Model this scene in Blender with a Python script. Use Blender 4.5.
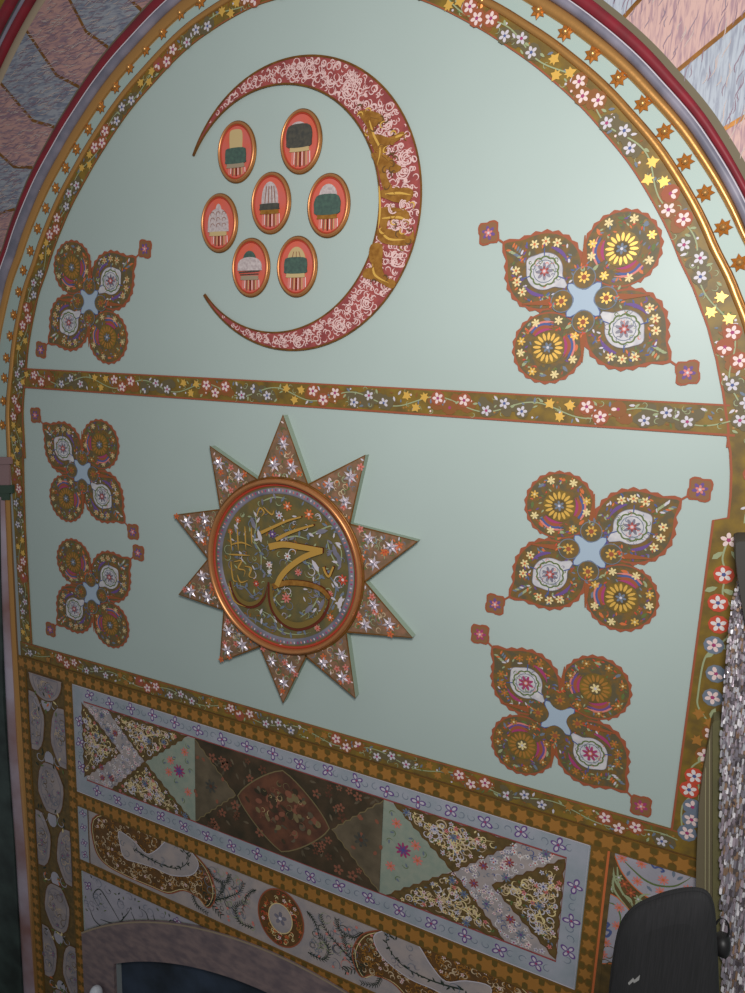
import bpy, math, random
from math import sin, cos, pi, sqrt, atan2, hypot, radians, exp
import mathutils
for o in list(bpy.data.objects): bpy.data.objects.remove(o)
C = bpy.context.scene.collection

# ------------------------------------------------------------------ camera
CZ = 4.35            # camera height; wall plane is y = 0, camera 2 m in front of it
D = 2.0
F_PX = 682.6
AY, AX, AZ = radians(-24.70), radians(10.64), radians(2.27)
def _rot():
    ca, sa, cb, sb, cc, sc = cos(AY), sin(AY), cos(AX), sin(AX), cos(AZ), sin(AZ)
    Ry = mathutils.Matrix(((ca,0,sa),(0,1,0),(-sa,0,ca)))
    Rx = mathutils.Matrix(((1,0,0),(0,cb,-sb),(0,sb,cb)))
    Rz = mathutils.Matrix(((cc,-sc,0),(sc,cc,0),(0,0,1)))
    return Ry @ Rx @ Rz
RM = _rot()
cam = bpy.data.objects.new('camera', bpy.data.cameras.new('camera'))
C.objects.link(cam); bpy.context.scene.camera = cam
def _w(v): return mathutils.Vector((v[0], v[2], v[1]))
cr, cu, cf = _w(RM.col[0]), _w(RM.col[1]), _w(RM.col[2])
mw = mathutils.Matrix((( cr.x, cu.x, -cf.x, 0),( cr.y, cu.y, -cf.y, -D),( cr.z, cu.z, -cf.z, CZ),(0,0,0,1)))
cam.matrix_world = mw
cam.data.sensor_fit = 'VERTICAL'; cam.data.sensor_height = 36; cam.data.lens = F_PX/993*36
cam.data.clip_start = .02

# ------------------------------------------------------------------ light
sc = bpy.context.scene
world = bpy.data.worlds.new('world'); sc.world = world; world.use_nodes = True
bg = world.node_tree.nodes['Background']; bg.inputs[0].default_value = (.90, .96, 1.0, 1); bg.inputs[1].default_value = .20
def area(name, loc, target, size, power, col):
    l = bpy.data.lights.new(name, 'AREA'); l.size = size; l.energy = power; l.color = col
    o = bpy.data.objects.new(name, l); C.objects.link(o); o.location = loc
    d = mathutils.Vector(target)-mathutils.Vector(loc); o.rotation_euler = d.to_track_quat('-Z', 'Y').to_euler()
    return o
area('key_light', (.12, -2.05, CZ+.60), (-.40, 0, CZ+.15), .5, 50, (1.0, .985, .955))  # added key lamp near the camera, placed so brightness falls off leftwards
sc.view_settings.view_transform = 'Standard'; sc.view_settings.look = 'None'
sc.view_settings.exposure = 0; sc.view_settings.gamma = 1; sc.view_settings.use_curve_mapping = False

# ------------------------------------------------------------------ materials
def lin(c):
    c = c/255.
    return c/12.92 if c <= .04045 else ((c+.055)/1.055)**2.4
MATS = {}
def mat(name, rgb, rough=.6, metal=0., var=.0, scale=40., bump=0., stretch=None, rgb2=None, contrast=(.35,.65), spec=.35, distort=0., fine=0.):
    """rgb: sRGB albedo; optional noise mix to rgb2 / darker tone"""
    if name in MATS: return MATS[name]
    m = bpy.data.materials.new(name); m.use_nodes = True; nt = m.node_tree
    p = nt.nodes['Principled BSDF']
    a = tuple(lin(x) for x in rgb)+(1,)
    p.inputs['Base Color'].default_value = a; p.inputs['Roughness'].default_value = rough
    p.inputs['Metallic'].default_value = metal; p.inputs['Specular IOR Level'].default_value = spec
    if rgb2 or var or bump:
        g = nt.nodes.new('ShaderNodeNewGeometry'); mp = nt.nodes.new('ShaderNodeMapping')
        nt.links.new(g.outputs['Position'], mp.inputs['Vector'])
        if stretch: mp.inputs['Rotation'].default_value = stretch[3]; mp.inputs['Scale'].default_value = stretch[:3]
        n = nt.nodes.new('ShaderNodeTexNoise'); n.inputs['Scale'].default_value = scale; n.inputs['Detail'].default_value = 4
        n.inputs['Distortion'].default_value = distort
        nt.links.new(mp.outputs[0], n.inputs['Vector'])
        if rgb2 or var:
            b = tuple(lin(x) for x in rgb2)+(1,) if rgb2 else tuple(x*(1-var) for x in a[:3])+(1,)
            r = nt.nodes.new('ShaderNodeValToRGB')
            r.color_ramp.elements[0].position = contrast[0]; r.color_ramp.elements[1].position = contrast[1]
            r.color_ramp.elements[0].color = b; r.color_ramp.elements[1].color = a
            nt.links.new(n.outputs['Fac'], r.inputs[0]); nt.links.new(r.outputs[0], p.inputs['Base Color'])
        if bump:
            bn = nt.nodes.new('ShaderNodeBump'); bn.inputs['Strength'].default_value = bump; bn.inputs['Distance'].default_value = .003
            nt.links.new(n.outputs['Fac'], bn.inputs['Height']); nt.links.new(bn.outputs[0], p.inputs['Normal'])
    MATS[name] = m; return m
mint = mat('mint plaster', (177,191,186), .42, var=.06, scale=1.6, contrast=(.3,.7))
mintband = mat('mint band paint', (166,183,177), .5)
mintpale = mat('mint panel paint', (156,162,146), .6, rgb2=(142,154,140), scale=30)
olive = mat('olive ground', (136,108,40), .5, rgb2=(104,84,44), scale=22)
olived = mat('dark olive ground', (122,92,46), .55, rgb2=(96,86,62), scale=45, contrast=(.42,.58))
rust = mat('rust edge', (156,84,56), .6)
ochre = mat('ochre ground', (128,92,36), .6, rgb2=(112,82,34), scale=25)
ochrel = mat('ochre star', (166,114,52), .55)
ochred = mat('dark olive square', (102,82,34), .6)
gold = mat('gilt', (210,154,90), .34, metal=.7, bump=.15, scale=60, spec=.5)
copper = mat('copper gilt', (204,138,88), .36, metal=.6)
goldd = mat('aged gilt', (150,100,44), .42, metal=.5, rgb2=(120,80,40), scale=35)
goldp = mat('gold leaf paint', (228,180,88), .4, metal=.25)
goldb = mat('bronze gilt lettering', (176,124,56), .45, metal=.3, rgb2=(148,98,40), scale=60)
lilac = mat('lilac paint', (138,132,146), .42, rgb2=(108,106,120), scale=12)
white = mat('white paint', (222,214,212), .5)
rosw = mat('rosette grey white', (208,203,204), .55, rgb2=(184,181,188), scale=50)
pinkw = mat('pinkish white', (230,204,200), .5)
lilw = mat('pale lilac', (204,196,204), .5)
red = mat('red moulding', (132,34,46), .5, rgb2=(112,36,44), scale=18)
redd = mat('dark vermilion', (176,64,44), .55)
redh = mat('vermilion', (196,76,54), .55)
ora = mat('orange', (206,110,62), .55)
pink = mat('pink', (212,128,118), .6)
mag = mat('magenta', (164,62,110), .6)
pur = mat('purple', (108,78,138), .6)
blue = mat('blue', (80,92,142), .6)
bluegrey = mat('blue grey', (112,122,138), .6)
green = mat('leaf green', (96,112,62), .6)
greend = mat('dark green', (42,54,44), .6)
sage = mat('sage vine', (156,164,126), .6)
creamp = mat('pinkish cream', (206,180,146), .6)
cream = mat('cream', (228,206,150), .55)
brown = mat('brown', (112,76,38), .6, rgb2=(92,66,38), scale=30)
browno = mat('olive brown', (112,88,48), .6, rgb2=(88,72,42), scale=40)
lav = mat('lavender ground', (176,170,180), .6, rgb2=(160,156,166), scale=12)
lavb = mat('lavender blue border', (168,170,180), .6, rgb2=(152,160,168), scale=14)
lavp = mat('lavender pink', (180,165,160), .6, rgb2=(158,150,152), scale=16)
skyb = mat('pale blue star', (164,180,196), .5)
crim = mat('crimson ground', (164,78,74), .6, rgb2=(138,64,64), scale=30)
pinkscript = mat('pink script', (226,190,186), .6)
coral = mat('coral ground', (214,98,74), .5, rgb2=(206,104,96), scale=16)
hatg = mat('hat green', (78,102,90), .7, rgb2=(66,84,78), scale=90)
hatd = mat('hat dark', (66,66,62), .7, rgb2=(84,80,70), scale=90)
hatw = mat('hat white', (206,192,190), .7, rgb2=(176,160,160), scale=110)
hatc = mat('hat cream', (198,172,124), .7)
silver = mat('silver leaf', (226,214,224), .35, metal=.45, spec=.6)
rayg = mat('ray ground', (150,108,84), .6, rgb2=(112,94,70), scale=45)
raysd = mat('ray side', (150,164,146), .6)
discg = mat('disc ground', (120,102,56), .55, rgb2=(94,90,62), scale=24)
redbrown = mat('red brown relief', (104,42,24), .5)
pinkm = mat('pink marble left', (184,142,134), .6, rgb2=(142,112,122), scale=15, stretch=(1,1,5.5,(0,0.12,0)), contrast=(.36,.56), distort=1.2)
bluem = mat('blue marble left', (152,154,162), .6, rgb2=(112,116,134), scale=15, stretch=(1,1,5.5,(0,0.12,0)), contrast=(.36,.56), distort=1.2)
pinkm2 = mat('pink marble right', (200,164,156), .6, rgb2=(160,128,136), scale=16, stretch=(8,1,1,(0,.3,0)), contrast=(.36,.56), distort=.8)
bluem2 = mat('blue marble right', (172,178,188), .6, rgb2=(142,146,160), scale=16, stretch=(8,1,1,(0,.3,0)), contrast=(.36,.56), distort=.8)
beige = mat('beige edge', (158,140,118), .7)
greyol = mat('grey olive edge', (108,98,78), .7)
darkgrey = mat('dark grey groove', (74,74,74), .7)
mauve = mat('mauve arch marble', (140,120,118), .7, rgb2=(112,98,102), scale=18, stretch=(1,1,2,(0,0,0)))
darkblue = mat('dark blue recess', (58,70,88), .7, rgb2=(34,42,50), scale=5)
darkgreen = mat('dark green marble', (58,72,68), .5, rgb2=(34,44,42), scale=8)
capm = mat('mauve capital', (150,120,120), .6)
capg = mat('green capital', (60,78,64), .5)
shaftl = mat('shaft lavender', (176,164,178), .4, rgb2=(136,100,96), scale=3)
shaftb = mat('shaft ochre', (120,84,44), .5)
gapg = mat('grey plaster', (150,156,158), .7)
pbrown = mat('painting brown', (84,66,48), .7, rgb2=(56,50,36), scale=12)
pgrey = mat('painting grey field', (112,98,78), .7, rgb2=(86,76,60), scale=14)
pred = mat('painting red brown', (116,74,54), .7, rgb2=(80,54,42), scale=16)
prose = mat('painting rose', (140,88,68), .7)
pline = mat('painting line', (128,112,78), .7)
ol1 = mat('olive jamb', (112,106,72), .55, rgb2=(100,96,68), scale=6)
ol2 = mat('grey olive jamb', (112,102,80), .55)
ol3 = mat('pale olive jamb', (158,150,116), .45)
slabm = mat('dark slab', (70,66,62), .6)
floorm = mat('floor stone', (120,112,100), .6, rgb2=(100,94,84), scale=3)
blk = mat('black cloth', (44,43,45), .85, rgb2=(36,36,37), scale=60, stretch=(9,1,.3,(0,0,0)), bump=.1)
blkp = mat('black plastic', (26,25,26), .45)
metalg = mat('grey metal', (110,110,112), .4, metal=.8)

# ------------------------------------------------------------------ helpers
def W(x, y, h=0.0):
    """photo pixel -> (u, v) on the vertical plane h metres in front of the wall"""
    d = RM @ mathutils.Vector(((x-372.5)/F_PX, -(y-496.5)/F_PX, 1))
    k = (D-h)/d.z
    return (d.x*k, d.y*k)
def WL(pts, ox=0, oy=0, s=1, h=0.0): return [W(ox+x*s, oy+y*s, h) for x, y in pts]
class B:
    def __init__(s): s.v = []; s.f = []; s.m = []; s.mats = []; s.sm = []; s.j = 0
    def mi(s, m):
        if m not in s.mats: s.mats.append(m)
        return s.mats.index(m)
    def add(s, vs, fs, m, smooth=False):
        o = len(s.v); s.v += vs; i = s.mi(m)
        for f in fs: s.f.append([o+k for k in f]); s.m.append(i); s.sm.append(smooth)
    def poly(s, pts, h, m):
        a = sum(pts[i][0]*pts[(i+1) % len(pts)][1]-pts[(i+1) % len(pts)][0]*pts[i][1] for i in range(len(pts)))
        if a < 0: pts = pts[::-1]
        s.j = (s.j+1) % 40; h += s.j*.000012
        s.add([(p[0], p[1], h) for p in pts], [list(range(len(pts)))], m)
    def prism(s, pts, h0, h1, m, side=None):
        a = sum(pts[i][0]*pts[(i+1) % len(pts)][1]-pts[(i+1) % len(pts)][0]*pts[i][1] for i in range(len(pts)))
        if a < 0: pts = pts[::-1]
        n = len(pts); s.poly(pts, h1, m)
        s.add([(p[0], p[1], h0) for p in pts]+[(p[0], p[1], h1) for p in pts], [[i, (i+1) % n, n+(i+1) % n, n+i] for i in range(n)], side or m)
        s.add([(p[0], p[1], h0) for p in pts[::-1]], [list(range(n))], side or m)
    def rect(s, u0, v0, u1, v1, h0, h1, m, side=None): s.prism([(u0,v0),(u1,v0),(u1,v1),(u0,v1)], h0, h1, m, side)
    def ell(s, c, a, b, h, m, n=12, rot=0):
        s.poly([(c[0]+a*cos(t)*cos(rot)-b*sin(t)*sin(rot), c[1]+a*cos(t)*sin(rot)+b*sin(t)*cos(rot)) for t in [2*pi*i/n for i in range(n)]], h, m)
    def ribbon(s, pts, w, h, m, taper=False, close=False):
        n = len(pts)
        if n < 2: return
        s.j = (s.j+1) % 40; h += s.j*.000012
        L = []; R = []
        for i, p in enumerate(pts):
            a = pts[i-1] if (i > 0 or close) else p; b = pts[(i+1) % n] if (i < n-1 or close) else p
            dx, dy = b[0]-a[0], b[1]-a[1]; l = hypot(dx, dy) or 1e-9
            ww = w/2*(1 if not taper else max(.12, sin(pi*(.12+.88*i/(n-1))) if taper == 2 else 1-.85*i/(n-1)))
            L.append((p[0]-dy/l*ww, p[1]+dx/l*ww, h)); R.append((p[0]+dy/l*ww, p[1]-dx/l*ww, h))
        fs = [[n+i, n+i+1, i+1, i] for i in range(n-1)]
        if close: fs.append([2*n-1, n, 0, n-1])
        s.add(L+R, fs, m)
    def tube(s, path, prof, m, close=False, smooth=True):
        """path: list of (p, nrm) in plane; prof: list of (offset along nrm, h)"""
        k = len(prof); vs = []
        for p, nn in path:
            for o, h in prof: vs.append((p[0]+nn[0]*o, p[1]+nn[1]*o, h))
        n = len(path); fs = []
        for i in range(n if close else n-1):
            j = (i+1) % n
            for q in range(k-1): fs.append([i*k+q, j*k+q, j*k+q+1, i*k+q+1])
        s.add(vs, fs, m, smooth)
    def build(s, name, parent=None, origin=None):
        if not s.v: return None
        wv = [(u, -max(h, .0006) if h >= 0 and not isinstance(parent, type(None)) and parent.type == 'EMPTY' else -h, CZ+v) for u, v, h in s.v]
        if parent is not None:
            org = mathutils.Vector(parent['_o'])
            o0 = org
        else:
            us = [p[0] for p in wv]; ys = [p[1] for p in wv]; zs = [p[2] for p in wv]
            o0 = mathutils.Vector(((min(us)+max(us))/2, max(ys), min(zs)))
        me = bpy.data.meshes.new(name); me.from_pydata([(p[0]-o0.x, p[1]-o0.y, p[2]-o0.z) for p in wv], [], s.f)
        for m in s.mats: me.materials.append(m)
        me.polygons.foreach_set('material_index', s.m); me.polygons.foreach_set('use_smooth', s.sm)
        me.update()
        o = bpy.data.objects.new(name, me); C.objects.link(o)
        if parent is not None: o.parent = parent
        else: o.location = o0
        ORG[o.name] = tuple(o0)
        o['_o'] = tuple(o0)
        return o
ORG = {}
def tag(o, label=None, cat=None, group=None, kind=None):
    if label: o['label'] = label
    if cat: o['category'] = cat
    if group: o['group'] = group
    if kind: o['kind'] = kind
    return o
def thing(name, u, v, h, label, cat, group=None, kind=None):
    o = bpy.data.objects.new(name, None); C.objects.link(o); o.empty_display_size = .05
    o.location = (u, -h, CZ+v); o['_o'] = (u, -h, CZ+v)
    return tag(o, label, cat, group, kind)
def circ(c, r, n=24, a0=0): return [(c[0]+r*cos(a0+2*pi*i/n), c[1]+r*sin(a0+2*pi*i/n)) for i in range(n)]
def arc(c, r, a, b, n=8): return [(c[0]+r*cos(a+(b-a)*i/n), c[1]+r*sin(a+(b-a)*i/n)) for i in range(n+1)]
def spiral(c, r0, r1, a, turns, n=12): return [(c[0]+(r0+(r1-r0)*i/n)*cos(a+turns*2*pi*i/n), c[1]+(r0+(r1-r0)*i/n)*sin(a+turns*2*pi*i/n)) for i in range(n+1)]
def inside(p, poly):
    r = False; n = len(poly); x, y = p
    for i in range(n):
        x1, y1 = poly[i]; x2, y2 = poly[i-1]
        if (y1 > y) != (y2 > y) and x < (x2-x1)*(y-y1)/(y2-y1)+x1: r = not r
    return r
def smooth(pts, n=6, close=False):
    """Catmull-Rom through the points"""
    out = []; N = len(pts)
    rng = range(N) if close else range(N-1)
    for i in rng:
        g = (lambda k: pts[k % N]) if close else (lambda k: pts[min(max(k, 0), N-1)])
        p0, p1, p2, p3 = g(i-1), g(i), g(i+1), g(i+2)
        for q in range(n):
            t = q/n
            out.append(tuple(.5*((2*p1[k])+(-p0[k]+p2[k])*t+(2*p0[k]-5*p1[k]+4*p2[k]-p3[k])*t*t+(-p0[k]+3*p1[k]-3*p2[k]+p3[k])*t**3) for k in (0, 1)))
    if not close: out.append(pts[-1])
    return out
def flower(b, c, r, h, pm, cm, n=5, rot=None, halo=None):
    rot = random.random()*6 if rot is None else rot
    if halo: b.ell(c, r*1.3, r*1.3, h-.0002, halo, 10)
    for i in range(n):
        a = rot+2*pi*i/n
        b.ell((c[0]+r*.6*cos(a), c[1]+r*.6*sin(a)), r*.42, r*.27*5/max(n, 5)*1.05, h, pm, 8, a)
    b.ell(c, r*.27, r*.27, h+.0003, cm, 8)
def leaf(b, c, l, w, a, h, m):
    pts = [(-.5,0),(-.2,.5),(.2,.42),(.5,0),(.2,-.42),(-.2,-.5)]
    b.poly([(c[0]+x*l*cos(a)-y*w*sin(a), c[1]+x*l*sin(a)+y*w*cos(a)) for x, y in pts], h, m)
def ivy(b, c, r, a, h, m):
    sh = [(-.95,.0),(-.5,.22),(-.62,.80),(-.1,.55),(.15,.95),(.42,.42),(1.1,.10),(.45,-.35),(.30,-.95),(-.15,-.50),(-.60,-.72),(-.45,-.20)]
    b.poly([(c[0]+r*(x*cos(a)-y*sin(a)), c[1]+r*(x*sin(a)+y*cos(a))) for x, y in sh], h, m)
def star(c, r, n, k=.5, rot=0): return [(c[0]+(r if i % 2 == 0 else r*k)*cos(rot+pi*i/n), c[1]+(r if i % 2 == 0 else r*k)*sin(rot+pi*i/n)) for i in range(2*n)]
def scribble(b, poly, n, rmin, rmax, w, h, ms, margin=0):
    us = [p[0] for p in poly]; vs = [p[1] for p in poly]; k = 0; tries = 0
    while k < n and tries < n*12:
        tries += 1
        c = (random.uniform(min(us), max(us)), random.uniform(min(vs), max(vs)))
        if not inside(c, poly): continue
        r = random.uniform(rmin, rmax); a = random.random()*6.3
        pts = spiral(c, r, r*random.uniform(.15, .9), a, random.choice((-1, 1))*random.uniform(.4, 1.1), 9)
        if all(inside(p, poly) for p in pts[::2]): b.ribbon(pts, w*random.uniform(.8, 1.2), h+random.random()*.0004, random.choice(ms), 2); k += 1
def scatter(b, poly, n, fn):
    us = [p[0] for p in poly]; vs = [p[1] for p in poly]; k = 0; t = 0
    while k < n and t < n*20:
        t += 1; c = (random.uniform(min(us), max(us)), random.uniform(min(vs), max(vs)))
        if inside(c, poly): fn(c); k += 1
random.seed(4)
UC = -1.243

# ------------------------------------------------------------------ wall, floor
AO = lambda du: -2.305-(1.80-sqrt(max(0, 1.80**2-du*du)))
AI = lambda du: -2.50-(1.70-sqrt(max(0, 1.70**2-du*du)))
arcin = [(UC+du, AI(du)) for du in [(-.893+1.786*i/32) for i in range(33)]]
b = B()
out = [(-4.6,-CZ),(UC-.893,-CZ)]+arcin+[(UC+.893,-CZ),(1.9,-CZ),(1.9,2.4),(-4.6,2.4)]
b.prism(out, -.3, 0, mint, gapg)
tag(b.build('wall_back'), 'mint green plaster wall inside the great arch', 'wall', kind='structure')
b = B(); b.prism([(UC-.892,-CZ+.001)]+[(p[0]*.9995+UC*.0005, p[1]-.0008) for p in arcin]+[(UC+.892,-CZ+.001)], -.20, -.03, darkblue)
tag(b.build('door_1'), 'dark blue recess under the low mauve arch', 'door', kind='structure')
b = B(); b.rect(-4.6, -CZ-.1, 1.9, -CZ, -.4, 3.2, floorm)
tag(b.build('floor'), 'stone floor below the decorated wall', 'floor', kind='structure')

# ------------------------------------------------------------------ arch curves
ARC = (-1.242, -.12)
arch_px = [(24,420),(27,368),(40,299),(48,269),(66.5,220.5),(86.6,180),(105.7,150),(150,88.6),(198,42),(256.7,0),(412,0),(470.5,26),(510.7,50),(550,81.5),(602,131),(636,178),(677.8,258),(697,299),(709,334),(716.8,369),(723.6,404),(727.5,435)]
tab = []
for p in arch_px:
    q = W(*p); tab.append((atan2(q[0]-ARC[0], q[1]-ARC[1]), hypot(q[0]-ARC[0], q[1]-ARC[1])))   # angle from vertical, + = right
tab.sort()
sm = []
for i, (a, r) in enumerate(tab):
    lo, hi = max(0, i-1), min(len(tab)-1, i+1)
    sm.append((a, (tab[lo][1]+2*r+tab[hi][1])/4 if 0 < i < len(tab)-1 else r))
tab = sm
def R0(a):
    if a <= tab[0][0]: return tab[0][1]/cos(0)*(cos(tab[0][0]+pi/2)/max(.2, cos(a+pi/2)))
    if a >= tab[-1][0]: return tab[-1][1]*(cos(tab[-1][0]-pi/2)/max(.2, cos(a-pi/2)))
    for i in range(len(tab)-1):
        if tab[i][0] <= a <= tab[i+1][0]:
            t = (a-tab[i][0])/(tab[i+1][0]-tab[i][0])
            g = lambda k: tab[min(max(k, 0), len(tab)-1)][1]
            p0, p1, p2, p3 = g(i-1), g(i), g(i+1), g(i+2)
            t2 = t*t*(3-2*t)*.3+t*.7
            return p1+(p2-p1)*t2
OFF = {0:(0,0,0), 1:(.0470,-.0022,.0147), 2:(.0660,-.0022,.0147), 3:(.0985,.0031,.033), 4:(.1366,.0108,.0243), 5:(.1630,.0201,.0308), 6:(.1990,.0230,.0190), 7:(.2085,.0205,.0235)}
def RE(k, a):
    t = -a                      # fitted with + = left
    if isinstance(k, tuple): return RE(k[0], a)*(1-k[2])+RE(k[1], a)*k[2]
    if k == 8: return 1.757
    c = OFF[k]; return R0(a)+c[0]+c[1]*t+c[2]*t*t
def AP(k, a):
    r = RE(k, a); return (ARC[0]+r*sin(a), ARC[1]+r*cos(a))
A_L, A_R = radians(-103.5), radians(97)
def angs(n=150, lo=A_L, hi=A_R): return [lo+(hi-lo)*i/n for i in range(n+1)]
def archband(b, k0, k1, prof, m, lo=A_L, hi=A_R, n=160):
    """prof: list of (t across 0..1, h)"""
    vs = []; K = len(prof); A = angs(n, lo, hi)
    for a in A:
        p, q = AP(k0, a), AP(k1, a)
        for t, h in prof: vs.append((p[0]*(1-t)+q[0]*t, p[1]*(1-t)+q[1]*t, h))
    fs = [[i*K+j+1, (i+1)*K+j+1, (i+1)*K+j, i*K+j] for i in range(len(A)-1) for j in range(K-1)]
    fs = [f[::-1] for f in fs]
    b.add(vs, fs, m, len(prof) > 4)
flat = lambda h: [(0,0),(0.001,h),(.999,h),(1,0)]
def dome(h, h0=0, n=8): return [(.5-.5*cos(pi*i/n), h0+(h-h0)*sin(pi*i/n)) for i in range(n+1)]

def floral_run(b, P, s0, s1, w, h, period=.40, phase=0, gold_m=goldp, sparse=False):
    """painted repeat: three gilt leaves, three red-haloed flowers, three blue-haloed flowers on a vine. P(s,t)->uv, t in -1..1"""
    def pt(s, t): return P(s, t)
    # vine
    n = int((s1-s0)/.012)
    for i in range(int((s1-s0)/.011)):
        q = random.uniform(s0+.01, s1-.01); c = pt(q, random.uniform(-.75,.75)); k = i % 3
        if k == 0: leaf(b, c, random.uniform(.010,.018), .005, random.random()*6, h-.00025, random.choice((sage, bluegrey, green, CLR)))
        elif k == 1: b.ribbon(spiral(c, .010, .003, random.random()*6, .7, 7), .0022, h-.0003, sage, 2)
        else: b.ell(c, .0035, .0035, h-.0002, random.choice((lilw, pinkw, ochrel)), 6)
    vine = [pt(s0+(s1-s0)*i/n, .45*sin((s0+(s1-s0)*i/n-phase)*2*pi/period*1.5)) for i in range(n+1)]
    b.ribbon(vine, .0035, h, sage)
    s = s0-((s0-phase) % period)
    while s < s1:
        def ok(q): return s0+.012 < q < s1-.012
        # blue-grey / rust clouds behind the flower groups
        for q0, q1, cm in ((.14,.40,CLR), (.50,.80,CLB)):
            for i in range(9):
                q = s+period*(q0+(q1-q0)*i/8)
                if ok(q): b.ell(pt(q, random.uniform(-.3,.3)), w*.30, w*.2, h-.0006+i*.00003, cm, 8, random.random()*3)
        for q, t in ((-.028,.42),(.004,-.45),(.030,.38)):
            if ok(s+q): ivy(b, pt(s+q, t), .0165, random.random()*6, h+.0004, gold_m)
        for q, t in ((.17,.35),(.26,-.3),(.36,.3)):
            if ok(s+q*period): flower(b, pt(s+q*period, t), .0175, h+.0006, pinkw, mag, halo=random.choice((rust, rust, CLR)))
        for q, t in ((.52,-.35),(.64,.25),(.76,-.25)):
            if ok(s+q*period): flower(b, pt(s+q*period, t), .0160, h+.0006, lilw, random.choice((blue, mag)), halo=CLB)
        for q in (.12,.22,.31,.44,.47,.58,.70,.84,.88):
            if ok(s+q*period):
                leaf(b, pt(s+q*period, random.choice((-.6,.6,.1))), .017, .007, random.random()*6, h+.0003, random.choice((sage, lilw, bluegrey)))
        s += period
CLR = mat('rust cloud', (138,86,44), .55)
CLB = mat('blue grey cloud', (104,92,66), .55)
def arc_len_P(k0, k1, lo, hi):
    A = angs(260, lo, hi); pts = [AP((k0, k1, .5), a) for a in A]; cum = [0]
    for i in range(1, len(pts)): cum.append(cum[-1]+hypot(pts[i][0]-pts[i-1][0], pts[i][1]-pts[i-1][1]))
    def P(s, t):
        s = min(max(s, 0), cum[-1])
        lo_, hi_ = 0, len(cum)-1
        while hi_-lo_ > 1:
            m_ = (lo_+hi_)//2
            if cum[m_] <= s: lo_ = m_
            else: hi_ = m_
        f = (s-cum[lo_])/max(1e-9, cum[hi_]-cum[lo_]); a = A[lo_]+(A[hi_]-A[lo_])*f
        return AP((k0, k1, .5+.5*t), a)
    return P, cum[-1]

# trim_1: floral arch border with its straight legs
b = B(); archband(b, 0, 1, flat(.004), olive, A_L, radians(92))
root = tag(b.build('trim_1'), 'olive floral border following the inside of the great arch', 'trim', kind='structure')
b = B(); P, L = arc_len_P(0, 1, A_L, radians(92)); floral_run(b, P, 0, L, .065, .0055, .385, .12); b.build('painted_flowers', root)
b = B(); archband(b, 0, (0, 1, .07), [(0,.0046),(1,.0046)], rust, A_L, radians(92)); b.build('border_line', root)
# gold double moulding
b = B()
archband(b, 1, 2, [(0,0)]+[(x, .004+y) for x, y in dome(.008)]+[(1,0)], gold)
tag(b.build('trim_2'), 'slim double gilt moulding between the floral border and the star band', 'trim', kind='structure')
b = B(); archband(b, (1, 2, .72), (2, 3, .08), [(0,0)]+[(x, .002+y) for x, y in dome(.006)]+[(1,0)], goldd); b.build('gilt_bead', bpy.data.objects['trim_2'])
b = B(); archband(b, 2, 3, flat(.0015), mintband)
tag(b.build('trim_3'), 'pale mint arch band carrying the row of gilt stars', 'trim', kind='structure')
b = B(); archband(b, 3, 4, [(0,0)]+[(x, .004+y) for x, y in dome(.010)]+[(1,0)], gold)
tag(b.build('trim_4'), 'thick gilt roll moulding outside the star band', 'trim', kind='structure')
b = B(); archband(b, 4, 5, [(0,0)]+[(x, .006+y) for x, y in dome(.013)]+[(1,0)], lilac)
r = tag(b.build('trim_5'), 'rounded lilac grey arch moulding beside the red one', 'trim', kind='structure')
b = B(); archband(b, (4, 5, .80), (4, 5, .98), [(0,.0165),(.5,.0175),(1,.011)], lilw); b.build('painted_highlight', r)  # thin white highlight on the roll, painted as a pale strip
b = B(); archband(b, 5, 6, [(0,0)]+[(x, .006+y) for x, y in dome(.012)]+[(1,0)], red)
tag(b.build('trim_6'), 'deep red roll moulding edging the great arch', 'trim', kind='structure')
b = B(); archband(b, 6, 7, flat(.006), greyol, A_L, 0); archband(b, 6, 7, flat(.006), greyol, 0, A_R)
tag(b.build('trim_7'), 'thin grey olive fillet between red moulding and marble blocks', 'trim', kind='structure')
# marble voussoirs
b = B()
jl = [104.2, 111.5, 115.5, 122.8, 130.2, 137.5, 144.8, 152.0, 159.2, 166.4, 173.6]
jl = [90-x for x in [108.2,115.5,122.8,130.2,137.5,144.8,152.0,159.2,166.4,173.6,181]]     # angle from vertical (neg = left)
jr = [90-x for x in [77.8,70,62.2,54.2,46.3,38.2,30.6,23,15.4,7.8,0]]
RB = 1.534
def jpt(a, r, bend, s): return (ARC[0]+r*sin(radians(a+s*bend)), ARC[1]+r*cos(radians(a+s*bend)))
def block(b, a0, a1, s, m):
    n = 6; pts = []
    for i in range(n+1):
        a = a0+(a1-a0)*i/n; pts.append(AP(7, radians(a)))
    bd = 1.9 if s < 0 else 0.1
    pts.append(jpt(a1, RB, bd, s))
    for i in range(n+1): pts.append(jpt(a1+(a0-a1)*i/n, 1.757 if s < 0 else 2.1, bd*.9, s))
    pts.append(jpt(a0, RB, bd, s)); b.prism(pts, 0, .005, m)
for i in range(len(jl)-1): block(b, jl[i], jl[i+1], -1, (pinkm, bluem)[i % 2 == 1] if True else 0)
for i in range(len(jr)-1): block(b, jr[i], jr[i+1], 1, (bluem2, pinkm2)[(i+1) % 2])
block(b, jl[0], jr[0]*.0-8, -1, bluem); block(b, -8, jr[0], 1, bluem2)
root = tag(b.build('trim_8'), 'ring of alternating pink and blue grey veined marble blocks', 'arch', kind='structure')
b = B()
for s, J in ((-1, jl), (1, jr)):
    bd = 1.9 if s < 0 else .1
    for a in J:
        b.ribbon([AP(7, radians(a)), jpt(a, RB, bd, s), jpt(a, 1.757 if s < 0 else 2.1, bd*.9, s)], .011, .0062, goldd)
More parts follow.
